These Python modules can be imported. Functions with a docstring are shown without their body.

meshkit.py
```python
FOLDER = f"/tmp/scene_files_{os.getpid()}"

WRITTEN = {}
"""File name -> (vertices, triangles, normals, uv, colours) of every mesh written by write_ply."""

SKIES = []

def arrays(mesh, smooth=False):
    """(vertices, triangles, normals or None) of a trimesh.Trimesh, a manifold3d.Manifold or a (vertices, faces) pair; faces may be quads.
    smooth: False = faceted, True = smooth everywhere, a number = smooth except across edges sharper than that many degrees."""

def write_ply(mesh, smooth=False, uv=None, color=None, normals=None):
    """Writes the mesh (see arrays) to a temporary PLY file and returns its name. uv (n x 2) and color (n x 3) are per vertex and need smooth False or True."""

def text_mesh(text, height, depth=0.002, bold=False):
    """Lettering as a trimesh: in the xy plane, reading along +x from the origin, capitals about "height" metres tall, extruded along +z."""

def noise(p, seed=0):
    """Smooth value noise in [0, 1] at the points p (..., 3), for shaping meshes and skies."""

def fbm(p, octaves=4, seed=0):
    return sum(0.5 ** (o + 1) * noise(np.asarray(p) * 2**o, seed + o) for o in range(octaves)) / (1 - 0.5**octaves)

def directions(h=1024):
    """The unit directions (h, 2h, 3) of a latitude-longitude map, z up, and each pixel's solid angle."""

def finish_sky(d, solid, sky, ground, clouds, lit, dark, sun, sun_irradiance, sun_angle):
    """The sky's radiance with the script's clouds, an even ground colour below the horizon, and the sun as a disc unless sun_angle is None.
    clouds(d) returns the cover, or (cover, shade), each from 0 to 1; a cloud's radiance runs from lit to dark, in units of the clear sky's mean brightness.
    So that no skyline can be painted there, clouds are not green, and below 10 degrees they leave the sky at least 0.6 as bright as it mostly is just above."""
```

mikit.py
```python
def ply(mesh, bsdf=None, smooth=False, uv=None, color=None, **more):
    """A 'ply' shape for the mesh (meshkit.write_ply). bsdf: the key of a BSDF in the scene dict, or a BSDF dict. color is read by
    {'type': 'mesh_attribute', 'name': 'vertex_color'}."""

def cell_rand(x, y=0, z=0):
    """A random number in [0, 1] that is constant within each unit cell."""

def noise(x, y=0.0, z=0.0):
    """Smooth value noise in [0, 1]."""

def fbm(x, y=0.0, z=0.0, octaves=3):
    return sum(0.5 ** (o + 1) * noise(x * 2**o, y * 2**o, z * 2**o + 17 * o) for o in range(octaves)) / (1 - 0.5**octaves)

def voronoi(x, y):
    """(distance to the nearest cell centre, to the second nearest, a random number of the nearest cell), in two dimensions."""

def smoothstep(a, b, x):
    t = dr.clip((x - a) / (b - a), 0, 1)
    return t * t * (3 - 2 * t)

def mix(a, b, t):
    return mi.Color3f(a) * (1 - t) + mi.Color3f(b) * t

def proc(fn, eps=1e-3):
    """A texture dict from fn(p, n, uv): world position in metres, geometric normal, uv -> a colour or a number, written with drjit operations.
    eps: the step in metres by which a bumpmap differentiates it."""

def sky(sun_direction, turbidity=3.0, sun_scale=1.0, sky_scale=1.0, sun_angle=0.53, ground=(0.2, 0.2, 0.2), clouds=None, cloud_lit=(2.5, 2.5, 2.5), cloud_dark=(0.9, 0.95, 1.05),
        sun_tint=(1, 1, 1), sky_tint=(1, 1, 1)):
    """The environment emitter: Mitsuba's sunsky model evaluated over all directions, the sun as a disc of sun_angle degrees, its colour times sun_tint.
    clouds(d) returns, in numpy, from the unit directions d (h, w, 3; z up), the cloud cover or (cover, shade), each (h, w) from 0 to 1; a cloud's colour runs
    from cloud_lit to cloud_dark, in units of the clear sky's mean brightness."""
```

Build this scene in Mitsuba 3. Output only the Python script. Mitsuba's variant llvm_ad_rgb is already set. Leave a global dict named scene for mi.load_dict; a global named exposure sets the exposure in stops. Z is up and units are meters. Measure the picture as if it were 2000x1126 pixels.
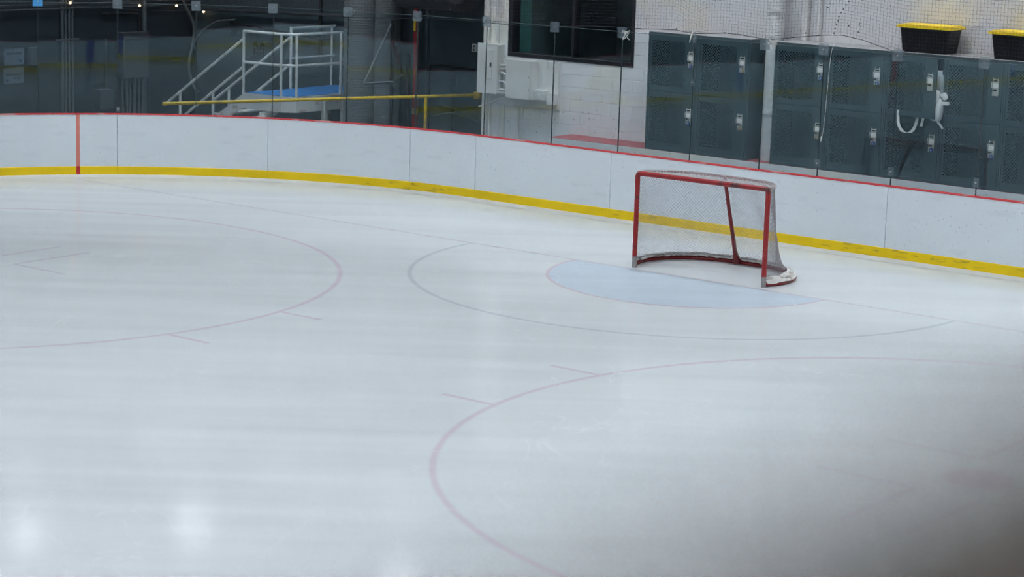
import math
import numpy as np
import trimesh
import mitsuba as mi
import drjit as dr
import mikit
from mikit import noise, fbm, smoothstep, mix, proc
from meshkit import text_mesh
from shapely.geometry import Polygon, Point

scene, labels = {}, {}
T = mi.ScalarTransform4f
rng = np.random.default_rng(7)
PI = math.pi

# ------------------------------------------------------------------ camera
CAM = np.array([-14.2942, 22.4486, 4.8912])
FWD = np.array([0.59659103, -0.78020476, -0.18804167])
UP = np.array([0.13805502, -0.13104421, 0.98171698])
scene['camera'] = {'type': 'thinlens', 'fov': 26.3689, 'fov_axis': 'x', 'aperture_radius': 0.021, 'focus_distance': 26.9,
                   'near_clip': 0.02, 'far_clip': 500.0,
                   'to_world': T().look_at(origin=CAM.tolist(), target=(CAM + FWD).tolist(), up=UP.tolist())}
exposure = 1.45
LAMP = 17.0                       # radiance of a ceiling lamp's diffuser
LAMP_TINT = (0.93, 0.97, 1.02)


def srgb(r, g, b):
    return [float(((c / 255 + 0.055) / 1.055) ** 2.4 if c > 10 else c / 255 / 12.92) for c in (r, g, b)]


def rgb(v):
    return {'type': 'rgb', 'value': [float(x) for x in v]}


# ------------------------------------------------------------------ materials
def mat(name, color, rough=0.5, metallic=0.0, spec=0.5, **more):
    c = proc(color) if callable(color) else rgb(color)
    scene[name] = {'type': 'twosided', 'bsdf': {'type': 'principled', 'base_color': c, 'roughness': float(rough), 'metallic': float(metallic), 'specular': float(spec), **more}}
    return name


def C(v):
    return mi.Color3f(*[float(x) for x in v])


ICE = (0.655, 0.69, 0.705)


def ice_marks(p):
    """skate scratches and resurfacer streaks: thin pale lines, and broad cloudy patches"""
    a = fbm(p.x * 0.35 + 3, p.y * 0.35, 1.0, octaves=3)
    b = fbm((p.y * 0.79 - p.x * 0.61) * 3.2, (p.x * 0.79 + p.y * 0.61) * 0.42 + 9, 5.0, octaves=4)
    w = noise(p.x * 1.3, p.y * 1.3, 2.0) * 1.7
    l1 = dr.abs(fbm(p.x * 2.3 + w, p.y * 1.1, 7.0, octaves=2) - 0.5)
    l2 = dr.abs(fbm(p.x * 0.8 - p.y * 1.9 + w, p.x * 1.2 + p.y * 0.7, 13.0, octaves=3) - 0.5)
    patch = smoothstep(0.40, 0.66, fbm(p.x * 0.5, p.y * 0.5 + 4, 20.0, octaves=3))
    lines = (smoothstep(0.010, 0.0, l1) * 0.6 + smoothstep(0.009, 0.0, l2)) * patch
    return a, b, lines


def ice_color(base, amount=1.0):
    def fn(p, n, uv):
        a, b, lines = ice_marks(p)
        k = 1.0 + (a - 0.5) * 0.07 + (b - 0.5) * 0.13
        return dr.minimum(mix(C(base) * k, C((0.83, 0.86, 0.875)), dr.clip(lines * 0.26 * amount, 0, 1)), 0.97)
    return fn


def ice_mat(name, base, amount=1.0):
    scene[name] = {'type': 'blendbsdf', 'weight': 0.5,
                   'a': {'type': 'diffuse', 'reflectance': proc(ice_color(base, amount))},
                   'b': {'type': 'roughplastic', 'distribution': 'ggx', 'int_ior': 1.31, 'alpha': 0.009, 'diffuse_reflectance': proc(ice_color(base, amount))}}
    return name


ice_mat('m_ice', ICE)
ice_mat('m_ice_red', (0.60, 0.595, 0.64), 1.6)
ice_mat('m_ice_red_strong', (0.605, 0.56, 0.61), 1.6)
ice_mat('m_ice_grey', (0.53, 0.58, 0.605), 1.6)
ice_mat('m_ice_grey_pale', (0.61, 0.65, 0.67), 1.4)
ice_mat('m_ice_red_pale', (0.635, 0.64, 0.67), 1.4)
ice_mat('m_ice_blue', (0.55, 0.635, 0.715), 1.5)
ice_mat('m_ice_blue_line', (0.35, 0.45, 0.75), 1.5)
mat('m_ice_lip', (0.70, 0.735, 0.75), 0.6, spec=0.3)


def board_color(p, n, uv):
    k = 1.0 + (fbm(p.x * 1.2, p.y * 1.2, p.z * 1.2, octaves=3) - 0.5) * 0.05
    # puck marks: small dark ticks, commoner at the end behind the goal
    near = smoothstep(9.0, 1.0, dr.abs(p.x)) * smoothstep(1.5, -2.0, p.y)
    mark = mi.Float(0.0)
    for i, (q, a) in enumerate(((6.1, 0.31), (8.3, -0.52), (11.7, 0.83))):
        sx = p.x + p.y * 0.9
        ux, uz = (sx * math.cos(a) - p.z * math.sin(a)) * q, (sx * math.sin(a) + p.z * math.cos(a)) * q
        cx, cz = dr.floor(ux), dr.floor(uz)
        r = mikit.cell_rand(cx, cz, 3 + 10 * i)
        ox, oz = mikit.cell_rand(cx, cz, 4 + 10 * i) * 0.7 + 0.15, mikit.cell_rand(cx, cz, 5 + 10 * i) * 0.7 + 0.15
        sz = (0.003 + 0.009 * mikit.cell_rand(cx, cz, 6 + 10 * i)) * q
        dx, dz = ux - cx - ox, uz - cz - oz
        tilt = (mikit.cell_rand(cx, cz, 8 + 10 * i) - 0.5) * 1.8
        d = dr.sqrt(dr.square(dx + dz * tilt) + dr.square(dz * 1.4))
        m1 = dr.select(r < (0.07 + 0.20 * near) * (0.3 + 1.4 * smoothstep(0.40, 0.62, fbm(sx * 0.9, p.z * 1.6, 31.0, octaves=2))), smoothstep(sz, sz * 0.4, d), 0.0) * (0.2 + 0.5 * mikit.cell_rand(cx, cz, 7 + 10 * i))
        mark = dr.maximum(mark, m1)
    grime = smoothstep(0.62, 0.8, fbm(p.x * 3, p.y * 3, p.z * 9, octaves=3)) * 0.06
    return mix(C((0.80, 0.86, 0.905)) * k, C((0.16, 0.19, 0.23)), dr.clip(mark + grime, 0, 1))


mat('m_board', board_color, 0.45, spec=0.35)


def kick_color(p, n, uv):
    s = fbm(p.x * 7.0 + p.y * 5.0, p.z * 40.0, 3.0, octaves=4)
    m = smoothstep(0.60, 0.78, s) * smoothstep(0.42, 0.62, fbm((p.x - p.y) * 1.1, 2.0, 8.0, octaves=2))
    k = 1 + (noise(p.x * 2, p.y * 2, 4.0) - 0.5) * 0.12
    return mix(C((0.92, 0.645, 0.004)) * k, C((0.34, 0.24, 0.05)), dr.clip(m * 0.6, 0, 1))


mat('m_kick', kick_color, 0.45, spec=0.35)


def cap_color(p, n, uv):
    m = smoothstep(0.66, 0.72, fbm(p.x * 3.1, p.y * 3.1, 2.0, octaves=4))
    return mix(C((0.58, 0.030, 0.036)), C((0.75, 0.45, 0.40)), m * 0.5)


mat('m_cap', cap_color, 0.4)
mat('m_red_paint', (0.68, 0.23, 0.18), 0.5)
mat('m_blue_paint', (0.06, 0.12, 0.45), 0.5)
mat('m_seam', (0.25, 0.29, 0.33), 0.7)


def post_color(p, n, uv):
    w = fbm(p.x * 6, p.y * 6, p.z * 9, octaves=4)
    bare = smoothstep(0.15, 0.12, p.z + (w - 0.5) * 0.06)
    scuff = smoothstep(0.52, 0.66, fbm(p.x * 5 + 7, p.y * 5, p.z * 5, octaves=4))
    chip = smoothstep(0.70, 0.76, fbm(p.x * 40, p.y * 40, p.z * 40, octaves=2))
    c = mix(C((0.30, 0.012, 0.014)), C((0.06, 0.028, 0.03)), scuff * 0.85)
    c = mix(c, C((0.62, 0.16, 0.11)), chip * 0.25)
    return mix(c, mix(C((0.20, 0.19, 0.20)), C((0.36, 0.34, 0.33)), w), bare)


mat('m_post', post_color, 0.38, spec=0.5)
mat('m_goal_base', lambda p, n, uv: mix(C((0.19, 0.010, 0.012)), C((0.08, 0.009, 0.012)), smoothstep(0.45, 0.65, fbm(p.x * 5, p.y * 5, p.z * 5, octaves=3)) * 0.6), 0.4)
mat('m_goal_net', (0.27, 0.255, 0.27), 0.8, spec=0.1)
mat('m_goal_net_white', (0.58, 0.54, 0.54), 0.8, spec=0.1)


def skirt_color(p, n, uv):
    a = smoothstep(0.5, 0.72, fbm(p.x * 14, p.y * 14, p.z * 14, octaves=3))
    return mix(C((0.74, 0.73, 0.71)), C((0.38, 0.33, 0.27)), a * 0.8)


mat('m_skirt', skirt_color, 0.85, spec=0.1)


def wall_white(p, n, uv):
    k = 1 + (fbm(p.x * 2.5, p.y, p.z * 2.5, octaves=3) - 0.5) * 0.08
    ux, uz = (p.x + 0.4 * p.z) * 8.0, (p.z - 0.4 * p.x) * 8.0
    cx, cz = dr.floor(ux), dr.floor(uz)
    r = mikit.cell_rand(cx, cz, 21)
    ox, oz = mikit.cell_rand(cx, cz, 22) * 0.7 + 0.15, mikit.cell_rand(cx, cz, 23) * 0.7 + 0.15
    d = dr.sqrt(dr.square(ux - cx - ox) + dr.square((uz - cz - oz) * 1.6))
    dot = dr.select(r < 0.16, smoothstep(0.15, 0.07, d), 0.0) * smoothstep(1.75, 1.0, p.z)   # puck marks low on the wall
    stain = smoothstep(0.57, 0.70, fbm(p.x * 0.9 + 2, 3.0, p.z * 1.1, octaves=3))
    c = mix(C((0.79, 0.785, 0.80)), C((0.79, 0.755, 0.68)), stain * 0.8)
    return mix(c * k, C((0.13, 0.13, 0.14)), dot * 0.75)


mat('m_wall_white', wall_white, 0.6, spec=0.3)
mat('m_white_steel', lambda p, n, uv: C((0.72, 0.715, 0.70)) * (1 + (fbm(p.x * 4, p.y * 4, p.z * 4) - 0.5) * 0.06), 0.45)
mat('m_white_pipe', (0.73, 0.72, 0.71), 0.5)
mat('m_conduit_grey', (0.078, 0.095, 0.107), 0.5)
mat('m_wall_dark', lambda p, n, uv: C((0.026, 0.034, 0.041)) * (0.8 + 0.5 * fbm(p.x * 0.8, p.y * 0.8, p.z * 1.6, octaves=4)), 0.7, spec=0.2)
mat('m_wall_slate', lambda p, n, uv: C((0.056, 0.077, 0.088)) * (0.85 + 0.35 * fbm(p.x * 0.8, p.y * 0.8, p.z * 1.6, octaves=4)), 0.7, spec=0.2)
mat('m_hall_dark', (0.05, 0.055, 0.065), 0.8, spec=0.1)
mat('m_ceiling', (0.62, 0.63, 0.64), 0.9, spec=0.1)
mat('m_floor', lambda p, n, uv: C((0.11, 0.115, 0.12)) * (0.8 + 0.4 * fbm(p.x, p.y, 0.0, octaves=4)), 0.7)
mat('m_ledge_white', wall_white, 0.6, spec=0.3)
mat('m_ledge_red', (0.26, 0.055, 0.06), 0.55)
mat('m_locker', lambda p, n, uv: C((0.044, 0.074, 0.086)) * (0.94 + 0.12 * fbm(p.x * 3, p.y * 3, p.z * 3)), 0.45, spec=0.5)
mat('m_locker_top', (0.20, 0.205, 0.21), 0.4)
mat('m_latch', (0.46, 0.46, 0.44), 0.35, metallic=0.4)
mat('m_label', (0.78, 0.77, 0.75), 0.6)
mat('m_black', (0.012, 0.013, 0.015), 0.5)
mat('m_lock_blue', (0.018, 0.055, 0.20), 0.35)
mat('m_lock_brass', (0.36, 0.28, 0.17), 0.35, metallic=0.5)
mat('m_chrome', (0.6, 0.6, 0.6), 0.25, metallic=1.0)
mat('m_bin', (0.008, 0.008, 0.011), 0.5, spec=0.2)
mat('m_lid', (0.86, 0.62, 0.010), 0.4)
mat('m_frame_black', (0.012, 0.013, 0.017), 0.45)
mat('m_room', (0.20, 0.23, 0.24), 0.8, spec=0.1)
mat('m_room_teal', (0.22, 0.46, 0.43), 0.8, spec=0.1)
mat('m_yellow', lambda p, n, uv: mix(C((0.72, 0.47, 0.012)), C((0.45, 0.30, 0.05)), smoothstep(0.55, 0.7, fbm(p.x * 5, p.y * 5, p.z * 5, octaves=3)) * 0.7), 0.4)
mat('m_stair_white', lambda p, n, uv: mix(C((0.70, 0.715, 0.71)), C((0.42, 0.33, 0.26)), smoothstep(0.62, 0.72, fbm(p.x * 7, p.y * 7, p.z * 7, octaves=3)) * 0.6), 0.45)
mat('m_blue_mat', lambda p, n, uv: C((0.02, 0.12, 0.32)) * (0.8 + 0.4 * fbm(p.x * 5, p.y * 5, 0.0)), 0.5)
mat('m_duct', (0.135, 0.155, 0.165), 0.5, metallic=0.2)
mat('m_duct_white', (0.74, 0.75, 0.75), 0.5)
mat('m_duct_dark', (0.055, 0.06, 0.066), 0.6)
mat('m_pipe_black', (0.014, 0.014, 0.016), 0.5)
mat('m_pipe_red', (0.30, 0.028, 0.03), 0.45)
mat('m_tag_yellow', (0.75, 0.52, 0.03), 0.5)
mat('m_hose', (0.15, 0.17, 0.18), 0.6)
mat('m_sign', (0.090, 0.125, 0.165), 0.5)
mat('m_ink', (0.004, 0.005, 0.010), 0.6)
mat('m_ink_white', (0.085, 0.10, 0.115), 0.6)
mat('m_panel_dark', (0.040, 0.046, 0.054), 0.6)
mat('m_panel_slate', (0.050, 0.064, 0.073), 0.6)
mat('m_pad', (0.72, 0.72, 0.71), 0.7, spec=0.2)
mat('m_pad_grey', (0.30, 0.34, 0.37), 0.7, spec=0.2)
mat('m_cord', (0.74, 0.73, 0.70), 0.8, spec=0.1)
mat('m_net', (0.05, 0.05, 0.058), 0.9, spec=0.05)
mat('m_clip_blue', (0.06, 0.30, 0.62), 0.4)
mat('m_rail_brown', lambda p, n, uv: C((0.53, 0.435, 0.365)) * (0.8 + 0.4 * fbm(p.x * 3, p.y * 3, p.z * 3)), 0.6, spec=0.2)
mat('m_pane_edge', (0.030, 0.050, 0.055), 0.4)
mat('m_pane_top', (0.075, 0.11, 0.115), 0.4)
scene['m_glass'] = {'type': 'thindielectric', 'int_ior': 1.5, 'specular_reflectance': rgb((0.62, 0.82, 0.90)), 'specular_transmittance': rgb((0.84, 0.92, 0.935))}
scene['m_window_glass'] = {'type': 'thindielectric', 'int_ior': 1.5, 'specular_transmittance': rgb((0.80, 0.88, 0.88))}
scene['m_clip'] = {'type': 'blendbsdf', 'weight': 0.12, 'a': {'type': 'thindielectric', 'int_ior': 1.5},
                   'b': {'type': 'twosided', 'bsdf': {'type': 'principled', 'base_color': rgb((0.36, 0.46, 0.53)), 'roughness': 0.3}}}
scene['m_bulb'] = {'type': 'twosided', 'bsdf': {'type': 'diffuse', 'reflectance': rgb((0.8, 0.7, 0.5))}}
scene['m_lamp_face'] = {'type': 'diffuse', 'reflectance': rgb((0.7, 0.7, 0.7))}
mat('m_lamp_baffle', (0.08, 0.08, 0.08), 0.6)
mat('m_lamp_shade', (0.40, 0.40, 0.40), 0.6)


# ------------------------------------------------------------------ helpers
def number(key):
    if not any(k == key or k.startswith(key + '__') for k in list(scene) + list(labels)):
        return key
    i = 1
    while any(k == f'{key}_{i:03d}' or k.startswith(f'{key}_{i:03d}__') for k in list(scene) + list(labels)):
        i += 1
    return f'{key}_{i:03d}'


_count = {}


def part(parent, name, shape, m=None, smooth=False, label=None, kind=None):
    """one entry of the scene: a part named name under parent (or a thing of one mesh when parent is '')"""
    key = f'{parent}__{name}' if parent else name
    i = _count.get(key, 0)
    _count[key] = i + 1
    if i:
        key = f'{key}_{i:03d}'
    scene[key] = dict(shape) if isinstance(shape, dict) else mikit.ply(shape, m, smooth=smooth)
    if label or kind:
        labels[key] = {}
        if label:
            labels[key]['label'] = label
        if kind:
            labels[key]['kind'] = kind
    return key


def thing(name, label, cat, group=None, kind=None):
    i = _count.get(name, 0)
    _count[name] = i + 1
    key = f'{name}_{i:03d}' if i else name
    labels[key] = {'label': label, 'category': cat}
    if group:
        labels[key]['group'] = group
    if kind:
        labels[key]['kind'] = kind
    return key


def one(name, shape, m, label, cat, smooth=False, group=None, kind=None):
    key = thing(name, label, cat, group, kind)
    scene[key] = dict(shape) if isinstance(shape, dict) else mikit.ply(shape, m, smooth=smooth)
    return key


def structure(name, shape, m, label, smooth=False):
    scene[name] = mikit.ply(shape, m, smooth=smooth)
    labels[name] = {'label': label, 'kind': 'structure'}
    return name


def cat_(*ms):
    return trimesh.util.concatenate([m for m in ms])


def box(x0, x1, y0, y1, z0, z1):
    m = trimesh.creation.box(extents=(abs(x1 - x0), abs(y1 - y0), abs(z1 - z0)))
    m.apply_translation(((x0 + x1) / 2, (y0 + y1) / 2, (z0 + z1) / 2))
    return m


def bevel(x0, x1, y0, y1, z0, z1, b=0.004):
    """a box whose edges are chamfered: hull of three thinner boxes"""
    x0, x1 = sorted((x0, x1)); y0, y1 = sorted((y0, y1)); z0, z1 = sorted((z0, z1))
    b = min(b, (x1 - x0) * .45, (y1 - y0) * .45, (z1 - z0) * .45)
    pts = []
    for sx in (0, 1):
        for sy in (0, 1):
            for sz in (0, 1):
                x, y, z = (x0, x1)[sx], (y0, y1)[sy], (z0, z1)[sz]
                ix, iy, iz = x + (b if sx == 0 else -b), y + (b if sy == 0 else -b), z + (b if sz == 0 else -b)
                pts += [(x, iy, iz), (ix, y, iz), (ix, iy, z)]
    return trimesh.convex.convex_hull(np.array(pts))


def tube(pts, r, n=10, closed=False):
    """a round bar along a polyline, capped at both ends; r may vary along it"""
    p = np.asarray(pts, float)
    k = len(p)
    rr = np.broadcast_to(np.asarray(r, float), (k,))
    if closed:
        t = np.roll(p, -1, 0) - np.roll(p, 1, 0)
    else:
        t = np.gradient(p, axis=0)
    t /= np.linalg.norm(t, axis=1, keepdims=True) + 1e-12
    a = np.cross(t[0], [0, 0, 1.0] if abs(t[0][2]) < 0.9 else [1.0, 0, 0])
    A = []
    for i in range(k):
        a = a - t[i] * np.dot(a, t[i])
        a /= np.linalg.norm(a)
        A.append(a)
    A = np.array(A)
    B = np.cross(t, A)
    ang = np.arange(n) * 2 * PI / n
    v = (p[:, None] + rr[:, None, None] * (np.cos(ang)[None, :, None] * A[:, None] + np.sin(ang)[None, :, None] * B[:, None])).reshape(-1, 3)
    f = []
    for i in range(k if closed else k - 1):
        j = (i + 1) % k
        for s in range(n):
            e = (s + 1) % n
            f += [(i * n + s, i * n + e, j * n + e), (i * n + s, j * n + e, j * n + s)]
    if not closed:
        v = np.vstack([v, p[0], p[-1]])
        c0, c1 = k * n, k * n + 1
        for s in range(n):
            e = (s + 1) % n
            f += [(c0, e, s), (c1, (k - 1) * n + s, (k - 1) * n + e)]
    m = trimesh.Trimesh(v, np.array(f), process=False)
    m.fix_normals() if False else None
    return m


def bend(points, r, steps=6):
    """polyline whose inner corners are rounded with radius r"""
    p = [np.asarray(x, float) for x in points]
    out = [p[0]]
    for i in range(1, len(p) - 1):
        a, b = p[i - 1] - p[i], p[i + 1] - p[i]
        la, lb = np.linalg.norm(a), np.linalg.norm(b)
        d = min(r, la * 0.49, lb * 0.49)
        s, e = p[i] + a / la * d, p[i] + b / lb * d
        for k in range(steps + 1):
            u = k / steps
            out.append((1 - u) ** 2 * s + 2 * u * (1 - u) * p[i] + u * u * e)
    out.append(p[-1])
    return np.array(out)


def lathe(profile, n=20, axis_pos=(0, 0, 0)):
    m = trimesh.creation.revolve(np.array(profile, float), sections=n)
    m.apply_translation(axis_pos)
    return m


def prism(poly, h):
    return trimesh.creation.extrude_polygon(poly, h, engine='earcut')


def place(m, M):
    m = m.copy()
    m.apply_transform(np.array(M, float))
    return m


def frame4(ex, ey, ez, o):
    M = np.eye(4)
    M[:3, 0], M[:3, 1], M[:3, 2], M[:3, 3] = ex, ey, ez, o
    return M


WALL_Y = frame4((-1, 0, 0), (0, 0, 1), (0, 1, 0), (0, 0, 0))     # text plane on a wall that faces +y (reads towards -x)
WALL_X = frame4((0, -1, 0), (0, 0, 1), (-1, 0, 0), (0, 0, 0))    # text plane on a wall that faces -x (reads towards -y)


def on_wall_y(m, x, y, z):
    M = WALL_Y.copy(); M[:3, 3] = (x, y, z)
    return place(m, M)


def on_wall_x(m, x, y, z):
    M = WALL_X.copy(); M[:3, 3] = (x, y, z)
    return place(m, M)


# ------------------------------------------------------------------ the rink's outline
W, DE, RR, LEN = 13.132, 3.068, 7.145, 53.1
CX, CY = W - RR, -DE + RR
ARC = RR * PI / 2
SIDE = LEN - 2 * RR
PER = 2 * (2 * CX) + 2 * SIDE + 4 * ARC


def rink(s):
    """point and outward normal at arc length s, from the middle of the near end, first towards +x"""
    s = s % PER
    quarter = [(CX, (0., -DE), (1., 0.), None), (ARC, (CX, CY), None, -PI / 2), (SIDE, (W, CY), (0., 1.), None), (ARC, (CX, CY + SIDE), None, 0.),
               (2 * CX, (CX, LEN - DE), (-1., 0.), None), (ARC, (-CX, CY + SIDE), None, PI / 2), (SIDE, (-W, CY + SIDE), (0., -1.), None),
               (ARC, (-CX, CY), None, PI), (CX, (-CX, -DE), (1., 0.), None)]
    for L, o, d, a0 in quarter:
        if s <= L + 1e-9:
            if d is not None:
                return np.array([o[0] + d[0] * s, o[1] + d[1] * s]), np.array([d[1], -d[0]])
            a = a0 + s / RR
            n = np.array([math.cos(a), math.sin(a)])
            return np.array(o) + RR * n, n
        s -= L
    return np.array([0., -DE]), np.array([0., -1.])


def stations(s0, s1, step=0.3):
    k = max(1, int(math.ceil((s1 - s0) / step)))
    return np.linspace(s0, s1, k + 1)


def sweep(s0, s1, profile, step=0.3):
    """a closed profile [(outward offset, z)] carried along the outline from s0 to s1, capped"""
    ss = stations(s0, s1, step)
    prof = np.array(profile, float)
    k = len(prof)
    v = []
    for s in ss:
        p, n = rink(s)
        for o, z in prof:
            v.append((p[0] + n[0] * o, p[1] + n[1] * o, z))
    f = []
    for i in range(len(ss) - 1):
        for a in range(k):
            b = (a + 1) % k
            f += [(i * k + a, (i + 1) * k + a, (i + 1) * k + b), (i * k + a, (i + 1) * k + b, i * k + b)]
    for a in range(1, k - 1):
        f += [(0, a, a + 1), ((len(ss) - 1) * k, (len(ss) - 1) * k + a + 1, (len(ss) - 1) * k + a)]
    m = trimesh.Trimesh(np.array(v), np.array(f), process=False)
    m.fix_normals()
    return m


def flat(poly, z):
    """a polygon as one sheet facing up"""
    v, f = trimesh.creation.triangulate_polygon(poly, engine='earcut')
    m = trimesh.Trimesh(np.c_[v, np.full(len(v), z)], f, process=False)
    if m.face_normals[:, 2].mean() < 0:
        m.invert()
    return m


outline = Polygon([rink(s)[0] for s in np.linspace(0, PER, 360, endpoint=False)])

# ------------------------------------------------------------------ large structure
scene['ice_sheet'] = mikit.ply(flat(outline.buffer(0.02), 0.0), 'm_ice')
labels['ice_sheet'] = {'label': 'pale blue-white ice sheet inside the dasher boards', 'kind': 'structure'}
part('ice_sheet', 'edge_ramp', sweep(-CX - ARC, CX + ARC + SIDE, [(-0.17, 0.001), (0.0, 0.026), (0.02, 0.026), (0.02, -0.01)]), 'm_ice_lip', label='raised rim of scraped ice along the boards')
structure('floor', box(-21, 17, -9, 56, -0.35, -0.03), 'm_floor', 'dark concrete floor of the hall around the rink')
structure('ceiling', box(-21, 17, -9, 56, 6.8, 7.1), 'm_ceiling', 'grey ceiling of the hall')
WY = -5.8                                     # face of the white end wall
WX0, WX1, WZ0 = 5.05, 7.535, 1.91             # the window in it
WZ1 = 3.9
ybk = WY - 0.006


def wall_with_hole():
    return cat_(box(-21, WX0, ybk - 0.25, ybk, -0.03, 6.8), box(WX1, 8.05, ybk - 0.25, ybk, -0.03, 6.8),
                box(WX0, WX1, ybk - 0.25, ybk, -0.03, WZ0), box(WX0, WX1, ybk - 0.25, ybk, WZ1, 6.8))


structure('wall_end', wall_with_hole(), 'm_wall_white', 'white painted block wall behind the goal end of the rink')
structure('wall_alcove', box(8.05, 16.3, -7.25, -7.0, -0.03, 6.8), 'm_wall_slate', 'dark slate wall behind the steel stair and ducts')
structure('wall_return', box(7.8, 8.05, -7.25, ybk - 0.25, -0.03, 6.8), 'm_wall_white', 'white end of the wall beside the dark alcove')
structure('wall_side', box(16.0, 16.3, -7.0, 56, -0.03, 6.8), 'm_wall_dark', 'dark side wall of the hall behind the boards at left')
structure('wall_stand', box(-21.3, -21, -9, 56, -0.03, 6.8), 'm_hall_dark', 'dark wall behind the viewing gallery')
structure('wall_far', box(-21, 16.3, 56, 56.3, -0.03, 6.8), 'm_hall_dark', 'dark wall at the far end of the hall')

# blocks of the white wall: courses 0.2 m high, joints recessed
def block_row(z0, z1, k):
    x = 8.05 - (0.2 if k % 2 else 0.0) + 0.4
    while x > -3.3:
        a, b = x - 0.4, min(x, 8.05)
        x -= 0.4
        if b - a < 0.05 or a < -3.3:
            continue
        if z1 < 2.5 and b < 4.3:
            continue
        for lo, hi in ((a, b),):
            if z1 > WZ0 + 0.01 and hi > WX0 and lo < WX1:     # cut by the window
                if lo < WX0 - 0.03:
                    hi = WX0
                elif hi > WX1 + 0.03:
                    lo = WX1
                else:
                    continue
            part('wall_end', 'block', bevel(lo + 0.0006, hi - 0.0006, ybk - 0.001, WY, z0 + 0.0025, z1 - 0.0025, 0.0025), 'm_wall_white')


k = 0
z = 0.51
while z < 3.75:
    block_row(z, z + 0.2, k)
    z += 0.2
    k += 1

# the ledge under the lockers
LY, LZ = -5.2, 0.76
lg = thing('concrete_ledge', 'white painted concrete ledge with a red top, running under the grey lockers', 'ledge')
part(lg, 'base', bevel(-13, 6.2, WY + .003, LY, -0.03, LZ - 0.005, 0.004), 'm_ledge_white')
part(lg, 'top', bevel(-13, 6.20, WY + .003, LY, LZ - 0.005, LZ, 0.002), 'm_ledge_red', label='red painted top')

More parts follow.
